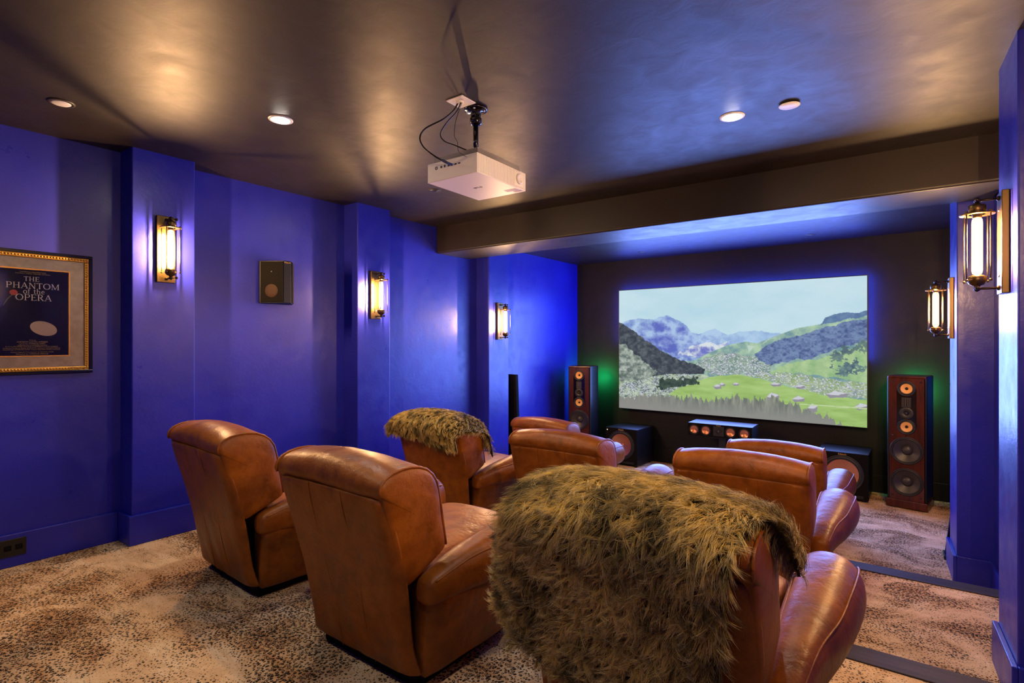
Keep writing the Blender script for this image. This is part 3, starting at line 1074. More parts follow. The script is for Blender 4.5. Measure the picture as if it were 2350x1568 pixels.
for x in (-0.31, -0.163, 0.138, 0.30):
    driver(t, x, 0.078, -0.006, 0.066, 0.049, M['copper'], 0.10, None, 'woofer', 0.008, 0.016)
b = MB()
b.box(-0.072, 0.062, -0.010, 0.0, 0.018, 0.142)
hn = b.build('tweeter_horn', M['rubber'], t, bevel=0.006)
b = MB()
b.lathe([(0.040, -0.012), (0.030, -0.006), (0.014, 0.0), (0.012, -0.002)], (-0.005, -0.001, 0.082), 'y', 4, smooth=False, caps=False)
b.build('horn_throat', M['gloss_black'], hn)
b = MB()
b.lathe([(0.009, 0.0), (0.006, -0.012), (0.0005, -0.014)], (-0.005, -0.003, 0.082), 'y', 16, caps=False)
b.build('tweeter_dome', M['silver'], hn)
text(t, 'Klipsch', 0.020, (-0.005, -0.0066, 0.151), UPRIGHT, M['logo_gold'])

# surround speaker on the left wall
ys = 2.61
t = thing('wall_speaker', 'black angled wall speaker between two sconces on blue wall', 'loudspeaker', (LX(ys), ys, EYE + 0.50), ANG_L)
b = MB()
b.prism([(-0.165, -0.001), (-0.165, -0.02), (-0.05, -0.19), (0.02, -0.19), (0.135, -0.02), (0.135, -0.001)], -0.178, 0.178)
b.build('cabinet', M['vinyl'], t, bevel=0.004)
ga = math.atan2(0.17, 0.115)
for sgn, nm in ((-1, 'grille'), (1, 'grille')):
    b = MB()
    p0, p1 = ((-0.161, -0.028), (-0.054, -0.187)) if sgn < 0 else ((0.131, -0.028), (0.024, -0.187))
    nx_, ny_ = (-(p1[1] - p0[1]) * -1, 0) if False else (0, 0)
    d = Vector((p1[0] - p0[0], p1[1] - p0[1], 0)).normalized()
    nrm = Vector((d.y, -d.x, 0)) if sgn < 0 else Vector((-d.y, d.x, 0))
    if nrm.y > 0:
        nrm = -nrm
    q = [Vector((*p0, 0)), Vector((*p1, 0)), Vector((*p1, 0)) + nrm * 0.006, Vector((*p0, 0)) + nrm * 0.006]
    b.prism([(p.x, p.y) for p in q], -0.17, 0.17)
    g = b.build(nm, M['black_matte'], t)
    if sgn < 0:
        mid = Vector((*p0, 0)).lerp(Vector((*p1, 0)), 0.5) + nrm * 0.0075
        ax = math.atan2(-nrm.x, nrm.y) + math.pi       # turn -y onto the outward normal
        e = MB()
        rr = 0.056
        rings = []
        for r_, h_ in ((rr, 0.0), (rr * 0.96, 0.0008), (rr * 0.5, 0.0006), (0.0008, 0.0004)):
            rings.append([mid + d * (r_ * math.cos(a)) + Vector((0, 0, r_ * math.sin(a) - 0.075)) + nrm * h_ for a in [2 * math.pi * k / 32 for k in range(32)]])
        e.loft(rings, caps=False)
        cp = new_mat('copper_behind_cloth', lin(40, 20, 9), 0.6, 0.2, spec=0.2)
        e.build('woofer', cp, g)
        e = MB()
        rings = []
        for r_, h_ in ((0.006, 0.0), (0.0045, 0.0008), (0.0005, 0.001)):
            rings.append([mid + d * (r_ * math.cos(a)) + Vector((0, 0, r_ * math.sin(a) + 0.085)) + nrm * h_ for a in [2 * math.pi * k / 16 for k in range(16)]])
        e.loft(rings, caps=False)
        e.build('tweeter', M['grey_cone'], g)
text(t, 'Klipsch', 0.02, (-0.015, -0.1912, 0.163), UPRIGHT, M['logo_gold'])

# tall black leaning panels behind the far pilasters
def slab_speaker(label, sgn, y, fx, depth_top, depth_bot, h):
    x0 = fx(y)
    t = thing('panel_speaker', label, 'loudspeaker', (x0, y, Z1), 0, 'tall black panel speakers')
    s = sgn
    b = MB()
    y0, y1 = 0.0, 0.06
    p = [(s * 0.03, y0, 0.03), (s * depth_bot, y0, 0.03), (s * depth_bot, y1, 0.03), (s * 0.03, y1, 0.03),
         (s * 0.03, y0, h), (s * depth_top, y0, h), (s * depth_top, y1, h), (s * 0.03, y1, h)]
    b.hexa(p)
    b.build('panel', M['black_matte'], t, bevel=0.006)
    b = MB()
    xa, xb = sorted((s * 0.025, s * (depth_bot + 0.01)))
    b.box(xa, xb, -0.05, 0.11, 0.0, 0.032)
    b.build('base', M['black'], t, bevel=0.004)
    return t
slab_speaker('tall black leaning slab beside the blue pilaster with the smallest sconce', 1, 5.76, LX, 0.215, 0.265, 1.33)
slab_speaker('black slab base peeking out by the foot of the far right pilaster', -1, 5.62, RX, 0.12, 0.226, 1.0)

# ------------------------------------------------------------------ projector and its mount
px0, px1, py0, py1, pz0, pz1 = -2.145, -1.787, 2.19, 2.645, EYE + 0.89, EYE + 0.995
pcx, pcy = (px0 + px1) / 2, (py0 + py1) / 2
hx, hy = (px1 - px0) / 2, (py1 - py0) / 2
t = thing('projector', 'white box projector with ribbed side hanging from the ceiling', 'projector', (pcx, pcy, pz0))
b = MB()
b.box(-hx, hx, -hy, hy, 0, pz1 - pz0)
body = b.build('body', M['white'], t, bevel=0.003)
b = MB()
for i in range(40):
    y = -hy + 0.010 + i * (2 * hy - 0.02) / 39
    b.box(hx - 0.001, hx + 0.0022, y - 0.0026, y + 0.0026, 0.006, pz1 - pz0 - 0.004)
b.build('ribbed_panel', M['white'], t)
b = MB()
yk = hy - 0.075
b.box(hx, hx + 0.0035, yk - 0.045, yk + 0.04, 0.012, pz1 - pz0 - 0.012)
b.lathe([(0.030, 0.0), (0.030, 0.009), (0.027, 0.012), (0.020, 0.012), (0.019, 0.008), (0.0005, 0.008)], (hx + 0.003, yk, 0.054), 'x', 32, caps=False)
b.build('dial', M['white'], t)
b = MB()
zt = pz1 - pz0
b.box(-hx + 0.03, hx - 0.012, -hy + 0.02, hy - 0.05, zt, zt + 0.034)
b.build('top_vent', M['mesh_grey'], t)
b = MB()
for xx, w, h in ((-0.075, 0.012, 0.012), (-0.050, 0.010, 0.014), (-0.020, 0.014, 0.009), (0.030, 0.014, 0.007), (0.056, 0.014, 0.007)):
    b.box(xx - w / 2, xx + w / 2, -hy - 0.001, -hy + 0.002, 0.066, 0.066 + h)
    b.build('port', M['port'], t)
    b = MB()
b.lathe([(0.009, 0.0), (0.009, -0.0015), (0.006, -0.0015), (0.006, 0.0)], (-0.112, -hy, 0.072), 'y', 20, caps=False)
b.build('port', M['port'], t)
b = MB()
b.lathe([(0.042, 0.0), (0.042, 0.012), (0.034, 0.016), (0.030, 0.010), (0.0005, 0.004)], (0.10, hy, 0.054), 'y', 28, caps=False)
b.build('lens', M['gloss_black'], t)
text(t, 'LG', 0.028, (-0.012, 0.0, -0.0008), (R(180), 0, R(180)), M['grey_print'])
b = MB()
b.lathe([(0.010, -0.0008), (0.0005, -0.001)], (0.022, 0.0, 0), 'z', 20, caps=False)
b.build('logo_disc', M['grey_print'], t)
b = MB()
b.box(0.085, 0.165, 0.135, 0.175, -0.0008, 0.0002)
b.box(0.12, 0.17, 0.18, 0.205, -0.0008, 0.0002)
b.build('rating_label', new_mat('lilac_label', lin(176, 158, 186), 0.5), t)

mx_, my_ = -1.935, 2.36
t = thing('projector_mount', 'glossy black ceiling pole mount holding the white projector', 'ceiling mount', (mx_, my_, CZ))
b = MB()
b.lathe([(0.066, 0.0), (0.066, -0.008), (0.060, -0.012), (0.030, -0.014), (0.028, -0.05), (0.034, -0.055), (0.034, -0.085), (0.020, -0.092)], (0, 0, 0), 'z', 32)
b.build('ceiling_flange', M['gloss_black'], t)
for q in range(4):
    a = q * math.pi / 2 + 0.5
    b = MB()
    b.lathe([(0.007, -0.012), (0.006, -0.017), (0.0005, -0.018)], (0.048 * math.cos(a), 0.048 * math.sin(a), 0), 'z', 8, caps=False)
    b.build('bolt', M['silver'], t)
b = MB()
b.tube([(0, 0, -0.08), (0, 0, -0.262)], 0.015, 16)
b.build('pole', M['gloss_black'], t)
b = MB()
b.lathe([(0.016, -0.238), (0.055, -0.246), (0.068, -0.256), (0.070, -0.268), (0.060, -0.276), (0.02, -0.278)], (0, 0, 0), 'z', 32)
for q in range(4):
    a = q * math.pi / 2 + math.pi / 4
    c_, s_ = math.cos(a), math.sin(a)
    b.tube([(0.05 * c_, 0.05 * s_, -0.262), (0.09 * c_, 0.09 * s_, -0.264), (0.105 * c_, 0.105 * s_, -0.270), (0.108 * c_, 0.108 * s_, -0.284)], 0.008, 8)
b.build('bracket', M['gloss_black'], t)

t = thing('cable_plate', 'pale square wall plate on the ceiling behind the projector pole, cables passing through', 'cover plate', (-1.938, 2.235, CZ))
b = MB()
b.box(-0.058, 0.058, -0.058, 0.058, -0.006, 0.0)
b.build('plate', M['white'], t, bevel=0.002)
b = MB()
b.lathe([(0.022, -0.006), (0.022, -0.014), (0.016, -0.016), (0.0005, -0.010)], (0, -0.01, 0), 'z', 24, caps=False)
b.build('collar', M['white'], t)

def smooth_path(pts, n=8):
    out = []
    P = [Vector(p) for p in pts]
    for i in range(len(P) - 1):
        p0, p1, p2, p3 = P[max(i - 1, 0)], P[i], P[i + 1], P[min(i + 2, len(P) - 1)]
        for k in range(n):
            s = k / n
            out.append(0.5 * ((2 * p1) + (-p0 + p2) * s + (2 * p0 - 5 * p1 + 4 * p2 - p3) * s * s + (-p0 + 3 * p1 - 3 * p2 + p3) * s ** 3))
    out.append(P[-1])
    return out
ZP = pz0
t = thing('hdmi_cable', 'thick black cable looping from the ceiling plate to a rear port with blue plug', 'cable', (-1.95, 2.22, CZ - 0.012))
def rel(pts, o):
    return [(x - o[0], y - o[1], z - o[2]) for x, y, z in pts]
o_ = (-1.95, 2.22, CZ - 0.012)
b = MB()
b.tube(smooth_path(rel([(-1.95, 2.225, CZ - 0.010), (-1.965, 2.20, CZ - 0.06), (-2.005, 2.16, CZ - 0.11), (-2.09, 2.12, CZ - 0.15), (-2.115, 2.10, CZ - 0.20), (-2.085, 2.095, CZ - 0.26), (-2.02, 2.10, CZ - 0.315), (-1.985, 2.12, CZ - 0.340), (-1.966, 2.155, CZ - 0.352)], o_)), 0.0045, 8)
b.build('cord', M['black'], t)
b = MB()
b.tube(rel([(-1.980, 2.13, CZ - 0.343), (-1.966, 2.165, CZ - 0.353), (-1.962, 2.189, CZ - 0.355)], o_), 0.0075, 8)
b.build('plug', M['blue_plug'], t)
t = thing('power_cable', 'thinner black cable curving from the ceiling plate to the projector top', 'cable', o_)
b = MB()
b.tube(smooth_path(rel([(-1.932, 2.228, CZ - 0.010), (-1.94, 2.20, CZ - 0.07), (-1.985, 2.17, CZ - 0.13), (-2.02, 2.16, CZ - 0.185), (-2.0, 2.17, CZ - 0.225), (-1.945, 2.19, CZ - 0.252), (-1.90, 2.215, CZ - 0.275), (-1.88, 2.225, CZ - 0.2845)], o_)), 0.0035, 8)
b.build('cord', M['black'], t)
t = thing('trigger_wire', 'hair thin black wire dropping beside the pole into the projector back', 'cable', o_)
b = MB()
b.tube(smooth_path(rel([(-1.925, 2.23, CZ - 0.010), (-1.945, 2.20, CZ - 0.12), (-1.945, 2.19, CZ - 0.20), (-1.92, 2.18, CZ - 0.235), (-1.905, 2.17, CZ - 0.255), (-1.895, 2.165, CZ - 0.30), (-1.868, 2.165, CZ - 0.325), (-1.855, 2.186, CZ - 0.335)], o_)), 0.0014, 6)
b.build('cord', M['black'], t)

# ------------------------------------------------------------------ framed poster on the left wall
yp = 1.0
t = thing('framed_poster', 'black and gold framed theatre poster on blue wall', 'picture', (LX(yp), yp, EYE + 0.18), ANG_L)
FW, FH = 0.30, 0.386
def rect_frame(b, w, h, wi, hi, y0, y1):
    b.box(-w, w, y0, y1, hi, h)
    b.box(-w, w, y0, y1, -h, -hi)
    b.box(-w, -wi, y0, y1, -hi, hi)
    b.box(wi, w, y0, y1, -hi, hi)
b = MB()
rect_frame(b, FW, FH, FW - 0.02, FH - 0.02, -0.030, -0.001)
fr = b.build('frame', M['gloss_black'], t, bevel=0.003)
b = MB()
rect_frame(b, FW - 0.019, FH - 0.019, FW - 0.044, FH - 0.044, -0.026, -0.004)
gb = b.build('gilt_moulding', M['gold'], fr, bevel=0.004)
b = MB()                                        # carved beads of the gilt band
def bead(x, z):
    b.lathe([(0.0075, 0.0), (0.0062, -0.003), (0.0035, -0.005), (0.0004, -0.0055)], (x, -0.0255, z), 'y', 8, caps=False)
nb = 36
for i in range(nb):
    x = -FW + 0.0315 + i * (2 * FW - 0.063) / (nb - 1)
    bead(x, FH - 0.0315)
    bead(x, -FH + 0.0315)
for i in range(1, 46):
    z = -FH + 0.0315 + i * (2 * FH - 0.063) / 46
    bead(-FW + 0.0315, z)
    bead(FW - 0.0315, z)
b.build('gilt_bead', M['gold'], fr)
AW, AH, AZ = 0.176, 0.2675, -0.002
b = MB()
rect_frame(b, FW - 0.043, FH - 0.043, AW + 0.008, AH + 0.008, -0.014, -0.010)
b.build('mat_board', M['mat_board'], t)
b = MB()
rect_frame(b, AW + 0.008, AH + 0.008, AW, AH, -0.0145, -0.009)
b.build('fillet', M['gold'], t)
b = MB()
b.box(-AW - 0.001, AW + 0.001, -0.0095, -0.006, -AH - 0.001, AH + 0.001)
art = b.build('print', M['poster'], t)
b = MB()
b.box(-FW + 0.042, FW - 0.042, -0.0185, -0.0180, -FH + 0.042, FH - 0.042)
b.build('glass', M['pane'], t)

GL = {   # serif capitals and small letters as strokes: (x0, z0, x1, z1, width); unit cap height
    'T': (0.72, [(0.36, 0, 0.36, 1, .13), (0.02, 0.97, 0.70, 0.97, .06), (0.04, 0.83, 0.04, 1, .05), (0.68, 0.83, 0.68, 1, .05), (0.22, 0.02, 0.50, 0.02, .04)]),
    'H': (0.88, [(0.17, 0, 0.17, 1, .13), (0.71, 0, 0.71, 1, .13), (0.17, 0.51, 0.71, 0.51, .05), (0.03, 0.02, 0.31, 0.02, .04), (0.57, 0.02, 0.85, 0.02, .04), (0.03, 0.98, 0.31, 0.98, .04), (0.57, 0.98, 0.85, 0.98, .04)]),
    'E': (0.70, [(0.17, 0, 0.17, 1, .13), (0.03, 0.98, 0.62, 0.98, .05), (0.03, 0.02, 0.64, 0.02, .05), (0.17, 0.52, 0.50, 0.52, .05), (0.62, 0.84, 0.62, 1, .05), (0.64, 0, 0.64, 0.18, .05), (0.50, 0.43, 0.50, 0.61, .05)]),
    'P': (0.72, [(0.17, 0, 0.17, 1, .13), (0.03, 0.02, 0.33, 0.02, .04), (0.03, 0.98, 0.42, 0.98, .05), (0.42, 0.98, 0.60, 0.88, .09), (0.60, 0.88, 0.64, 0.72, .12), (0.64, 0.72, 0.60, 0.56, .12), (0.60, 0.56, 0.42, 0.47, .09), (0.42, 0.47, 0.17, 0.47, .05)]),
    'A': (0.86, [(0.10, 0, 0.43, 1, .06), (0.43, 1, 0.76, 0, .13), (0.22, 0.34, 0.64, 0.34, .05), (0.0, 0.02, 0.22, 0.02, .04), (0.60, 0.02, 0.88, 0.02, .04)]),
    'N': (0.90, [(0.15, 0, 0.15, 1, .06), (0.15, 1, 0.74, 0, .13), (0.74, 0, 0.74, 1, .06), (0.02, 0.02, 0.28, 0.02, .04), (0.02, 0.98, 0.22, 0.98, .04), (0.60, 0.98, 0.88, 0.98, .04)]),
    'O': (0.94, [(0.47 + 0.39 * math.cos(a), 0.5 + 0.48 * math.sin(a), 0.47 + 0.39 * math.cos(a + 0.42), 0.5 + 0.48 * math.sin(a + 0.42), .05 + .09 * abs(math.cos(a + 0.21))) for a in [k * 2 * math.pi / 15 for k in range(15)]]),
    'M': (1.04, [(0.14, 0, 0.14, 1, .06), (0.14, 1, 0.50, 0.05, .12), (0.50, 0.05, 0.86, 1, .06), (0.88, 0, 0.88, 1, .13), (0.02, 0.02, 0.26, 0.02, .04), (0.74, 0.02, 1.02, 0.02, .04), (0.02, 0.98, 0.20, 0.98, .04), (0.84, 0.98, 1.02, 0.98, .04)]),
    'R': (0.82, [(0.17, 0, 0.17, 1, .13), (0.03, 0.02, 0.33, 0.02, .04), (0.03, 0.98, 0.42, 0.98, .05), (0.42, 0.98, 0.58, 0.88, .09), (0.58, 0.88, 0.61, 0.74, .12), (0.61, 0.74, 0.56, 0.60, .12), (0.56, 0.60, 0.40, 0.51, .08), (0.40, 0.51, 0.17, 0.51, .05), (0.38, 0.51, 0.70, 0.03, .12), (0.64, 0.02, 0.84, 0.02, .04)]),
    'o': (0.60, [(0.30 + 0.23 * math.cos(a), 0.32 + 0.31 * math.sin(a), 0.30 + 0.23 * math.cos(a + 0.5), 0.32 + 0.31 * math.sin(a + 0.5), .05 + .07 * abs(math.cos(a + 0.25))) for a in [k * 2 * math.pi / 12.57 for k in range(13)]]),
    'f': (0.40, [(0.16, 0, 0.16, 0.86, .10), (0.16, 0.84, 0.26, 0.97, .07), (0.26, 0.97, 0.40, 0.93, .07), (0.02, 0.62, 0.34, 0.62, .05), (0.04, 0.02, 0.30, 0.02, .04)]),
    't': (0.40, [(0.18, 0.08, 0.18, 0.84, .10), (0.02, 0.62, 0.36, 0.62, .05), (0.18, 0.08, 0.26, 0.02, .07), (0.26, 0.02, 0.38, 0.07, .05)]),
    'h': (0.64, [(0.13, 0, 0.13, 1.0, .10), (0.13, 0.48, 0.32, 0.62, .06), (0.32, 0.62, 0.46, 0.52, .08), (0.47, 0.54, 0.47, 0, .10), (0.02, 0.02, 0.24, 0.02, .04), (0.36, 0.02, 0.58, 0.02, .04)]),
    'e': (0.54, [(0.06, 0.34, 0.46, 0.36, .05), (0.46, 0.36, 0.44, 0.54, .07), (0.44, 0.54, 0.28, 0.63, .06), (0.28, 0.63, 0.12, 0.54, .08), (0.12, 0.54, 0.06, 0.32, .10), (0.06, 0.32, 0.12, 0.10, .09), (0.12, 0.10, 0.28, 0.01, .07), (0.28, 0.01, 0.46, 0.12, .05)]),
    ' ': (0.34, []),
}
def serif(parent, s, h, xc, z0, sq=1.0, track=0.02):
    tot = sum(GL[c][0] + track for c in s) * h * sq
    x = xc - tot / 2
    b = MB()
    for c in s:
        w, st = GL[c]
        for (x0, a0, x1, a1, wd) in st:
            p, q = Vector((x + x0 * h * sq, a0 * h)), Vector((x + x1 * h * sq, a1 * h))
            d = (q - p)
            if d.length < 1e-6:
                continue
            d.normalize()
            n_ = Vector((-d.y, d.x)) * (wd * h / 2)
            pts = [p + n_, p - n_, q - n_, q + n_]
            b.hexa([(v.x, -0.0096, z0 + v.y) for v in pts] + [(v.x, -0.0102, z0 + v.y) for v in pts])
        x += (w + track) * h * sq
    return b.build('title_lettering', M['ink_white'], parent)
zt = 0.255
serif(art, 'THE', 0.028, -0.005, 0.196, 1.1, 0.06)
serif(art, 'PHANTOM', 0.036, 0.003, 0.150, 1.12, 0.05)
serif(art, 'of the', 0.032, 0.006, 0.118, 1.05, 0.04)
serif(art, 'OPERA', 0.038, 0.005, 0.076, 1.08, 0.05)
text(art, 'CAMERON MACKINTOSH', 0.0085, (0, -0.0098, 0.252), UPRIGHT, M['ink_gold'], sx=1.3)
text(art, 'THE REALLY USEFUL THEATRE COMPANY', 0.0075, (0, -0.0098, 0.242), UPRIGHT, M['ink_gold'], sx=1.2)
for z, s, sz in ((-0.172, 'Music by', 0.0085), (-0.183, 'ANDREW LLOYD WEBBER', 0.012), (-0.194, 'Lyrics by CHARLES HART', 0.011), (-0.204, 'Additional Lyrics by RICHARD STILGOE', 0.008),
                 (-0.212, 'Book by RICHARD STILGOE & ANDREW LLOYD WEBBER', 0.0095), (-0.222, 'Production Design by MARIA BJORNSON  Lighting by ANDREW BRIDGE', 0.0085),
                 (-0.231, 'Sound Design by MARTIN LEVAN  Musical Supervision DAVID CADDICK', 0.0085), (-0.246, 'Musical Staging & Choreography by GILLIAN LYNNE', 0.009), (-0.258, 'Directed by HAROLD PRINCE', 0.0115)):
    text(art, s, sz, (-0.002, -0.0098, z), UPRIGHT, M['ink_gold'], name='credit_lettering', sx=1.05)
# plain stand-ins for the picture on the print: a pale oval, a red round with a green stroke
b = MB()
rings = []
for r_, h_ in ((1.0, -0.0096), (0.96, -0.0104), (0.5, -0.0106), (0.01, -0.0106)):
    rings.append([(0.052 + 0.066 * r_ * math.cos(a), h_, -0.098 + 0.045 * r_ * math.sin(a) - 0.012 * r_ * math.cos(a)) for a in [2 * math.pi * k / 40 for k in range(40)]])
b.loft(rings, caps=False)
b.build('pale_oval', M['ink_cream'], art)
b = MB()
rings = []
for r_, h_ in ((1.0, -0.0098), (0.9, -0.0106), (0.01, -0.0108)):
    rings.append([(-0.090 + 0.019 * r_ * math.cos(a), h_, 0.121 + 0.017 * r_ * math.sin(a)) for a in [2 * math.pi * k / 20 for k in range(20)]])
b.loft(rings, caps=False)
b.build('red_round', M['ink_red'], art)
b = MB()
b.tube([(-0.097, -0.0098, 0.106), (-0.118, -0.0098, 0.080), (-0.130, -0.0098, 0.055), (-0.138, -0.0098, 0.038)], [0.0022, 0.0022, 0.0018, 0.0008], 6)
b.build('green_stroke', M['ink_green'], art)

# outlet in the left baseboard
yo = 0.905
t = thing('power_outlet', 'black twin outlet plate in the blue baseboard under the poster', 'outlet', (LX(yo, BT), yo, EYE - 1.255), ANG_L)
b = MB()
b.box(-0.06, 0.06, -0.007, -0.0005, -0.052, 0.052)
b.build('plate', M['black'], t, bevel=0.002)
for x in (-0.026, 0.026):
    b = MB()
    b.box(x - 0.017, x + 0.017, -0.010, -0.006, -0.016, 0.016)
    rc = b.build('receptacle', M['black_matte'], t, bevel=0.002)
    b = MB()
    for dx in (-0.006, 0.006):
        b.box(x + dx - 0.001, x + dx + 0.001, -0.0105, -0.0095, -0.002, 0.008)
    b.build('slot', M['port'], rc)

# ------------------------------------------------------------------ leather recliners
def back_profile(x):
    """side outline (y, z) of the back cushion at width x"""
    u = min(abs(x) / 0.342, 1.0)
    k = 0.89 * (1 - 0.28 * u ** 2.6)
    pts = [(-0.070, 0.44), (-0.098, 0.54), (-0.128, 0.64), (-0.158, 0.735), (-0.176, 0.788), (-0.170, 0.802),
           (-0.184, 0.816), (-0.190, 0.845), (-0.183, 0.882), (-0.162, 0.913), (-0.128, 0.935), (-0.085, 0.946),
           (-0.040, 0.946), (0.004, 0.935), (0.044, 0.910), (0.076, 0.870), (0.100, 0.815), (0.118, 0.740),
           (0.132, 0.660), (0.146, 0.585), (0.152, 0.545), (0.146, 0.528), (0.10, 0.508), (0.03, 0.478), (-0.03, 0.452)]
    out = []
    for i, (y, z) in enumerate(pts):
        if z > 0.80:
            z = 0.80 + (z - 0.80) * k
        if 15 <= i <= 20:
            y += 0.016 * (1 - u * u)
        out.append((y, z))
    return out

def make_chair(label):
    t = thing('recliner_armchair', label, 'armchair', (0, 0, 0), 0, 'tan leather recliners')
    LE = M['leather']
    # black plinth and hidden frame
    b = MB()
    b.box(-0.305, 0.305, 0.03, 0.80, 0.0, 0.062)
    b.build('plinth', M['black_matte'], t, bevel=0.006)
    b = MB()
    b.box(-0.275, 0.275, 0.035, 0.78, 0.06, 0.34)
    b.build('base_frame', M['black_matte'], t)
    # back cushion
    b = MB()
    rings = []
    hwid = 0.338
    xs_ = [-hwid * math.cos(math.pi * k / 26) for k in range(27)]
    cyz = (-0.02, 0.71)
    def ring(x, s=1.0, xr=None):
        r_ = []
        for (y, z) in back_profile(x):
            y2, z2 = cyz[0] + (y - cyz[0]) * s, cyz[1] + (z - cyz[1]) * s
            d = 0.006 * fnoise(x, y, z, 7.0) + 0.003 * fnoise(x, y, z, 19.0)
            r_.append(((x if xr is None else xr), y2 + d, z2 + d * 0.6))
        return r_
    for s, dx in ((0.02, 0.020), (0.35, 0.0195), (0.7, 0.017), (0.88, 0.012), (0.96, 0.006)):
        rings.append(ring(-hwid, s, -hwid - dx))
    for x in xs_:
        rings.append(ring(x))
    for s, dx in ((0.96, 0.006), (0.88, 0.012), (0.7, 0.017), (0.35, 0.0195), (0.02, 0.020)):
        rings.append(ring(hwid, s, hwid + dx))
    b.loft(rings)
    back = b.build('backrest', LE, t, subsurf=1)
    for sx in (-1, 1):
        b = MB()
        pr = back_profile(hwid)[6:21]
        b.tube([(sx * (hwid + 0.003), y * 1.004, z + 0.002) for y, z in pr], 0.0052, 8)
        b.build('piping', LE, back)
    # one piece rear panel hanging from the head roll to the floor
    b = MB()
    prof = [(-0.180, 0.803), (-0.179, 0.788), (-0.161, 0.72), (-0.131, 0.63), (-0.106, 0.54), (-0.084, 0.45), (-0.066, 0.36), (-0.050, 0.27), (-0.036, 0.19), (-0.022, 0.125), (-0.012, 0.085), (-0.006, 0.060)]
    wid = [0.346, 0.351, 0.354, 0.355, 0.354, 0.347, 0.336, 0.329, 0.327, 0.332, 0.346, 0.352]
    rings = []
    for (y, z), w in zip(prof, wid):
        r_ = []
        n_ = 21
        for k in range(n_):
            x = -w + 2 * w * k / (n_ - 1)
            e = abs(x) / w
            curl = 0.03 * max(0.0, (e - 0.88) / 0.12) ** 2
            bul = -0.012 * (1 - e * e) * math.sin(math.pi * min(1, max(0, (0.80 - z) / 0.74)))
            lowz = min(1.0, max(0.0, (0.62 - z) / 0.4))
            d = 0.006 * fnoise(x, z, 3.1, 5.0) + (0.003 + 0.006 * lowz) * fnoise(x * 1.4, z * 0.7, 9.7, 11.0)
            r_.append((x, y - 0.006 + curl + bul + d, z))
        for k in range(n_ - 1, -1, -1):
            x0_, y0_, z0_ = r_[k]
            r_.append((x0_ * 0.985, y0_ + 0.012, z0_))
        rings.append(r_)
    b.loft(rings)
    rp = b.build('rear_panel', LE, t, subsurf=1)
    for kk in (7, 13):
        b = MB()
        b.tube(smooth_path([(r_[kk][0], r_[kk][1] + 0.0003, r_[kk][2]) for r_ in rings], 4), 0.0011, 6)
        b.build('seam', LE, rp)
    # arms with their side panels
    ST = [(-0.006, .370, .412, .030, .034), (0.0, .372, .414, .046, .050), (0.02, .374, .418, .052, .058), (0.10, .377, .430, .060, .070), (0.22, .384, .446, .074, .086),
          (0.38, .400, .450, .098, .106), (0.54, .408, .457, .110, .124), (0.68, .412, .457, .118, .134), (0.77, .412, .454, .119, .134), (0.82, .411, .452, .112, .126), (0.85, .410, .452, .095, .108), (0.866, .410, .452, .068, .078), (0.872, .410, .452, .03, .035)]
    for sx in (-1, 1):
        b = MB()
        rings = []
        for (y, cx, cz, rx, rz) in ST:
            rg = superring(cx, cz, rx, rz, y, 28, 2.25 + 0.9 * max(0.0, 1 - y / 0.45))
            rg = [(sx * (x + 0.004 * fnoise(x, y_, z, 9.0)), y_, z + 0.004 * fnoise(x, y_, z, 8.0)) for x, y_, z in rg]
            rings.append(rg)
        b.loft(rings)
        arm = b.build('armrest', LE, t, subsurf=1)
        for ang in (R(40), R(140)):
            b = MB()
            pth = []
            for (y, cx, cz, rx, rz) in ST[2:10]:
                c_, s_ = math.cos(ang), math.sin(ang)
                pth.append((sx * (cx + (rx + 0.001) * math.copysign(abs(c_) ** (2 / 2.25), c_)), y, cz + (rz + 0.001) * abs(s_) ** (2 / 2.25)))
            b.tube(smooth_path(pth, 4), 0.0042, 6)
            b.build('piping', LE, arm)
        b = MB()
        rings = []
        for z, xo, yb, yf in ((0.060, .356, .032, .800), (0.075, .368, .026, .806), (0.16, .378, .024, .808), (0.26, .394, .024, .81), (0.33, .412, .022, .812), (0.385, .421, .022, .812), (0.41, .410, .024, .81)):
            xi = 0.282
            pts = []
            nn = 12
            for k in range(nn + 1):
                y = yb + (yf - yb) * k / nn
                pts.append((xo + 0.008 * math.sin(math.pi * k / nn) + 0.006 * fnoise(y, z, sx, 6.0), y))
            pts = [(xi, yb), (xo - 0.012, yb)] + pts[1:-1] + [(xo - 0.012, yf), (xi, yf)]
            rings.append([(sx * x, y, z) for x, y in pts])
        b.loft(rings)
        b.build('side_panel', LE, t)
    # seat cushion and folded footrest
    b = MB()
    rings = []
    for k in range(17):
        y = 0.06 + 0.80 * k / 16
        e = max(0.0, (k / 16 - 0.82) / 0.18)
        f = math.sqrt(max(0.0, 1 - e ** 2.4)) if e > 0 else 1.0
        f = max(f, 0.12)
        rings.append([(x, yy, z + (0.022 * (1 - (x / 0.29) ** 2) if z > 0.4 else 0)) for x, yy, z in superring(0, 0.385, 0.287, 0.085 * f, y, 28, 5.0)])
    b.loft(rings)
    b.build('seat_cushion', LE, t, subsurf=1)
    b = MB()
    rings = []
    for z, yf in ((0.075, 0.845), (0.10, 0.862), (0.20, 0.872), (0.30, 0.868), (0.325, 0.85)):
        rings.append([(-0.278, 0.78, z), (0.278, 0.78, z), (0.284, yf - 0.02, z), (0.26, yf, z), (0, yf + 0.008, z), (-0.26, yf, z), (-0.284, yf - 0.02, z)])
    b.loft(rings)
    b.build('footrest', LE, t, subsurf=1)
    return t

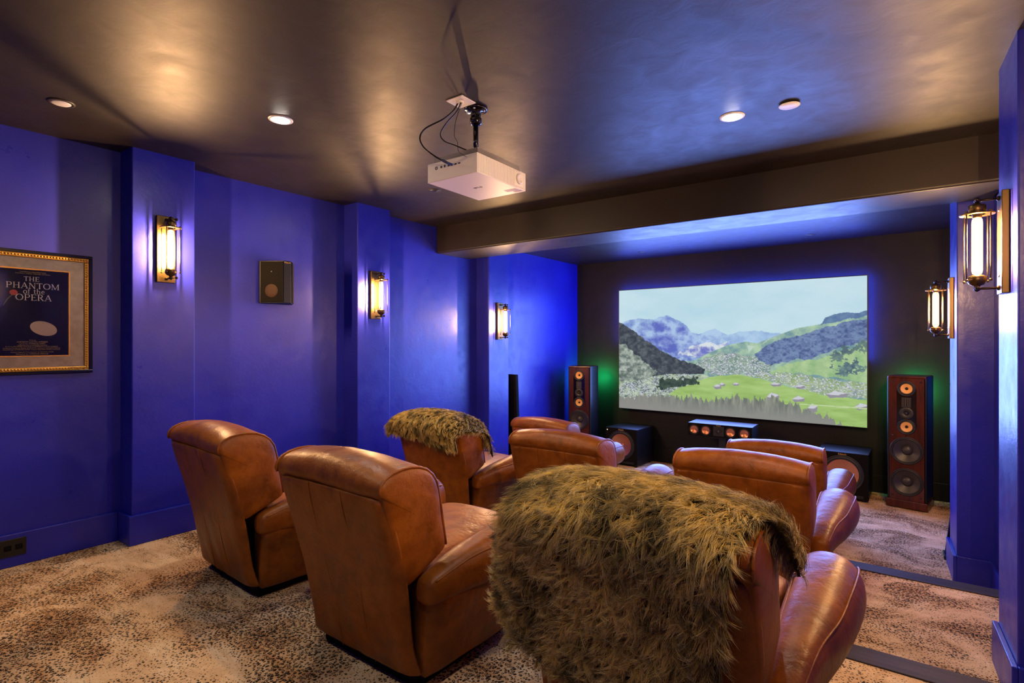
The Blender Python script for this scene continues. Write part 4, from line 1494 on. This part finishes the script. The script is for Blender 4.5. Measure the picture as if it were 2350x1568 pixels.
CH = [(-3.09, 1.550, Z3, -4.0, 'leather recliner at the left end of the rear row, beside the blue pilaster'),
      (-1.842, 1.488, Z3, -1.0, 'bare backed leather recliner immediately left of the big fur throw'),
      (-0.615, 1.545, Z3, 0.0, 'nearest leather recliner, mostly covered by the big fur throw'),
      (-3.19, 3.425, Z2, -2.0, 'leather recliner topped with the small fur throw by the blue wall'),
      (-1.98, 3.430, Z2, 0.0, 'leather recliner just right of the one with the small fur throw, its back bare'),
      (-0.742, 3.42, Z2, 0.5, 'bare leather recliner at the right end of the middle row, behind the big fur throw'),
      (-3.16, 5.10, Z1, -2.0, 'leather recliner in the front row before the left tower speaker, only its top showing'),
      (-0.835, 5.06, Z1, 1.0, 'leather recliner in the front row below the right part of the screen')]
proto = None
CHAIRS = []
for (x, y, z, a, lab) in CH:
    o = make_chair(lab) if proto is None else copy_tree(proto)
    proto = proto or o
    o['label'] = lab
    o.location = (x, y, z)
    o.rotation_euler = (0, 0, R(a))
    o.scale = (1.055 if y > 3 else 1.0, 1, 1)
    CHAIRS.append(o)

# ------------------------------------------------------------------ fur throws
def mat_fur(name, dark):
    m = new_mat(name, lin(150, 126, 60), 0.45, spec=0.35)
    t = NT(m)
    hi = t.n('ShaderNodeHairInfo')
    at = t.n('ShaderNodeAttribute')
    at.attribute_name = 'tone'
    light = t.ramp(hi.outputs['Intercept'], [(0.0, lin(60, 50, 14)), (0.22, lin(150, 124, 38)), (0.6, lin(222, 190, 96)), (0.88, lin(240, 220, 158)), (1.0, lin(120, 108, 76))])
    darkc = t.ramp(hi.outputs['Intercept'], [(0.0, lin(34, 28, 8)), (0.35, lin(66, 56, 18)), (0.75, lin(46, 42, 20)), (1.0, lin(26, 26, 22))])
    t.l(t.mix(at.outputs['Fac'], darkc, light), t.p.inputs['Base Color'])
    return m
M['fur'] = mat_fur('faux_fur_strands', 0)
M['fur_base'] = new_mat('faux_fur_backing', lin(44, 36, 12), 0.9, spec=0.1)

def make_throw(name, label, cat, chair, surf, nu, nv, count, length, rad, flow, seed, group, nclump, both, pts=6):
    """surf(u, v) -> point in the chair's frame; strands grow off the cloth, combed along flow(u, v)"""
    rng = np.random.default_rng(seed)
    t = thing(name, label, cat, chair.location, chair.rotation_euler.z, group)
    P = np.array([[surf(i / (nu - 1), j / (nv - 1)) for i in range(nu)] for j in range(nv)])
    b = MB()
    v = P.reshape(-1, 3)
    f = [(j * nu + i, j * nu + i + 1, (j + 1) * nu + i + 1, (j + 1) * nu + i) for j in range(nv - 1) for i in range(nu - 1)]
    b.add(v, f, True)
    cl = b.build('cloth', M['fur_base'], t)
    md = cl.modifiers.new('solid', 'SOLIDIFY')
    md.thickness = 0.008
    md.offset = 0
    # frames on the cloth
    du = np.gradient(P, axis=1)
    dv = np.gradient(P, axis=0)
    nrm = np.cross(dv, du)
    nrm /= np.linalg.norm(nrm, axis=-1, keepdims=True) + 1e-9
    cen = np.array([0, -0.02, 0.6])
    sgn = np.sign(((P - cen) * nrm).sum(-1).mean())
    nrm *= sgn
    area = np.linalg.norm(np.cross(du, dv), axis=-1)[:-1, :-1].ravel()
    cell = rng.choice(len(area), size=count, p=area / area.sum())
    jj, ii = cell // (nu - 1), cell % (nu - 1)
    fu, fv = rng.random(count), rng.random(count)
    def bil(A):
        a, c = A[jj, ii], A[jj, ii + 1]
        d, e = A[jj + 1, ii], A[jj + 1, ii + 1]
        fu_, fv_ = fu[:, None], fv[:, None]
        return a * (1 - fu_) * (1 - fv_) + c * fu_ * (1 - fv_) + d * (1 - fu_) * fv_ + e * fu_ * fv_
    root, N = bil(P), bil(nrm)
    N /= np.linalg.norm(N, axis=1, keepdims=True) + 1e-9
    uu0, vv0 = (ii + fu) / (nu - 1), (jj + fv) / (nv - 1)
    flip = (uu0 > both[0]) & (vv0 < both[1]) & (rng.random(count) < 0.5)
    N[flip] *= -1
    U, V = bil(du), bil(dv)
    U /= np.linalg.norm(U, axis=1, keepdims=True) + 1e-9
    V /= np.linalg.norm(V, axis=1, keepdims=True) + 1e-9
    uu, vv = (ii + fu) / (nu - 1), (jj + fv) / (nv - 1)
    fl = np.array([flow(a, c) for a, c in zip(uu, vv)])
    D = U * fl[:, :1] + V * fl[:, 1:2]
    # clumps: strands gather towards shared tips, each clump combed its own way
    ck = rng.choice(count, size=nclump, replace=False)
    cu, cv = uu[ck], vv[ck]
    gx_ = 26
    # nearest clump by a coarse grid search
    near = np.zeros(count, int)
    asp = np.array([1.0, 1.0])
    cp = root[ck]
    order = np.arange(count)
    for s in range(0, count, 4000):
        r0 = root[s:s + 4000]
        d2 = ((r0[:, None, :] - cp[None, :, :]) ** 2).sum(-1)
        near[s:s + 4000] = d2.argmin(1)
    cj = rng.normal(0, 0.55, (nclump, 2))
    D = D + U * cj[near, :1] + V * cj[near, 1:2]
    D /= np.linalg.norm(D, axis=1, keepdims=True) + 1e-9
    lenc = 0.75 + 0.5 * rng.random(nclump)
    L = length * lenc[near] * (0.7 + 0.6 * rng.random(count))
    ctone = rng.random(nclump)
    big = np.array([mnoise.noise(Vector((p[0] * 16, p[1] * 16, p[2] * 16 + seed))) + 0.5 * mnoise.noise(Vector((p[0] * 5, p[1] * 5, p[2] * 5 + seed))) for p in cp])
    tone = np.clip(0.66 + 1.0 * big[near] + 0.55 * (ctone[near] - 0.5) + rng.normal(0, 0.18, count), 0, 1)
    D[flip] = D[flip] * 0.3 + np.array([0.1, -0.4, -0.8])
    tip_c = cp[near] + D * (length * lenc[near])[:, None] * 0.9
    s = np.linspace(0, 1, pts)[None, :, None]
    lift = N[:, None, :] * (L[:, None, None] * (0.80 * s - 0.45 * s ** 2))
    along = D[:, None, :] * (L[:, None, None] * (0.22 * s + 0.50 * s ** 2))
    down = np.array([0, 0, -1.0])[None, None, :] * (L[:, None, None] * 0.10 * s ** 2)
    pos = root[:, None, :] + lift + along + down
    pull = 0.36 * s ** 1.5
    ctr = cp[near][:, None, :] + N[:, None, :] * (L[:, None, None] * (0.80 * s - 0.45 * s ** 2)) + along + down
    pos = pos * (1 - pull) + ctr * pull
    pos += rng.normal(0, 1, (count, 1, 3)) * (L[:, None, None] * 0.06) * s ** 2
    hc = bpy.data.hair_curves.new('fur')
    hc.add_curves([pts] * count)
    hc.attributes['position'].data.foreach_set('vector', pos.astype('f').ravel())
    ra = hc.attributes.get('radius') or hc.attributes.new('radius', 'FLOAT', 'POINT')
    rr = (rad * (0.7 + 0.6 * rng.random((count, 1))) * np.array([[1.0, 1.0, 0.95, 0.8, 0.5, 0.15] if pts == 6 else np.linspace(1, 0.15, pts)])).astype('f')
    ra.data.foreach_set('value', rr.ravel())
    ta = hc.attributes.new('tone', 'FLOAT', 'CURVE')
    ta.data.foreach_set('value', tone.astype('f'))
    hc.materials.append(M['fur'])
    fo = bpy.data.objects.new('fur', hc)
    COL.objects.link(fo)
    fo.parent = t
    fo['kind'] = 'stuff'
    return t

# path over the back, from the seat side over the head roll and down the rear
def over_back(v, zbot, off):
    pts = [(0.175, 0.66), (0.158, 0.74), (0.135, 0.83), (0.100, 0.905), (0.045, 0.942), (-0.03, 0.959), (-0.11, 0.957), (-0.175, 0.928), (-0.222, 0.880), (-0.222, 0.815), (-0.196, 0.74), (-0.170, 0.65), (-0.145, 0.56), (-0.125, 0.46), (-0.11, 0.36), (-0.10, 0.26)]
    seg = [0.0]
    for a, c in zip(pts, pts[1:]):
        seg.append(seg[-1] + math.hypot(c[0] - a[0], c[1] - a[1]))
    # cut the path where it reaches zbot
    tot = seg[-1]
    for i in range(9, len(pts)):
        if pts[i][1] <= zbot:
            fr_ = (pts[i - 1][1] - zbot) / (pts[i - 1][1] - pts[i][1])
            tot = seg[i - 1] + fr_ * (seg[i] - seg[i - 1])
            break
    d = v * tot
    for i in range(len(pts) - 1):
        if d <= seg[i + 1] or i == len(pts) - 2:
            s = (d - seg[i]) / (seg[i + 1] - seg[i])
            return (pts[i][0] + (pts[i + 1][0] - pts[i][0]) * s, pts[i][1] + (pts[i + 1][1] - pts[i][1]) * s)

def lerp_tab(v, tab):
    for (a, x), (c, y) in zip(tab, tab[1:]):
        if v <= c:
            return x + (y - x) * (v - a) / (c - a)
    return tab[-1][1]

def surf_big(u, v):
    xl = lerp_tab(v, [(0, -0.31), (0.3, -0.305), (0.48, -0.325), (0.65, -0.37), (0.82, -0.44), (1.0, -0.51)])
    v = v + 0.17 * max(0.0, (u - 0.55) / 0.45) * (1 - v) ** 3
    xr = lerp_tab(v, [(0, 0.44), (0.12, 0.46), (0.22, 0.46), (0.29, 0.42), (0.36, 0.345), (0.5, 0.305), (0.7, 0.275), (1.0, 0.22)])
    x = xl + (xr - xl) * u
    zb = lerp_tab(u, [(0, 0.46), (0.25, 0.40), (0.5, 0.32), (1.0, 0.22)])
    y, z = over_back(v, zb, 0)
    ax = abs(x)
    crown = 0.80 + (z - 0.80) * (1 - 0.26 * min(ax / 0.355, 1.3) ** 2.6) if z > 0.8 else z
    over = max(0.0, ax - 0.36)
    if x > 0.345:
        s_ = x - 0.345
        x = 0.345 + 0.045 * (1 - math.exp(-s_ / 0.04)) + 0.10 * s_
        crown -= max(0.0, s_ - 0.012) * 1.05
        over = 0.0
    if y < -0.12:
        y += over * 0.55
    else:
        crown -= over * 0.9
    w = 0.016 * fnoise(x, z, 2.3, 6.0) * (1.0 if v > 0.45 else 0.4) + 0.012 * math.sin(x * 17 + z * 4) * max(0, v - 0.5)
    return (x, y - abs(w) * 0.4 - 0.006, crown + 0.006)

def flow_big(u, v):
    # u axis runs to the right, v axis down the rear
    if v < 0.42:
        return (-0.9 + 0.9 * max(0, u - 0.55) * 2, 0.25 + 0.6 * (v / 0.42))
    return (-0.75 + 0.75 * u, 0.75)

make_throw('fur_throw', 'big olive brown shaggy fur throw over the nearest armchair', 'throw', CHAIRS[2], surf_big, 60, 70, 125000, 0.056, 0.00040, flow_big, 3, None, 9000, (0.80, 0.40))

def surf_small(u, v):
    xl = lerp_tab(v, [(0, -0.40), (0.5, -0.41), (1.0, -0.43)])
    xr = lerp_tab(v, [(0, 0.43), (0.5, 0.42), (1.0, 0.38)])
    x = xl + (xr - xl) * u
    zb = lerp_tab(u, [(0, 0.755), (0.5, 0.745), (0.72, 0.70), (0.85, 0.69), (1.0, 0.70)])
    y, z = over_back(v, zb, 0)
    ax = abs(x)
    crown = 0.80 + (z - 0.80) * (1 - 0.30 * min(ax / 0.355, 1.3) ** 2.6) if z > 0.8 else z
    over = max(0.0, ax - 0.365)
    crown -= over * (1.2 if x > 0 else 0.5)
    y2 = y - 0.012 if y < -0.05 else y
    w = 0.012 * fnoise(x, z, 7.3, 7.0)
    return (x, y2 - abs(w) - (0.012 if y < -0.12 else 0.0), crown + 0.018)

def flow_small(u, v):
    return (0.5 * (u - 0.45) * 2, 0.9 if v > 0.35 else 0.2)

make_throw('fur_throw', 'small olive fur throw rolled over the back of an armchair by the blue wall', 'throw', CHAIRS[3], surf_small, 44, 40, 30000, 0.046, 0.0008, flow_small, 9, None, 2200, (0.86, 1.0))
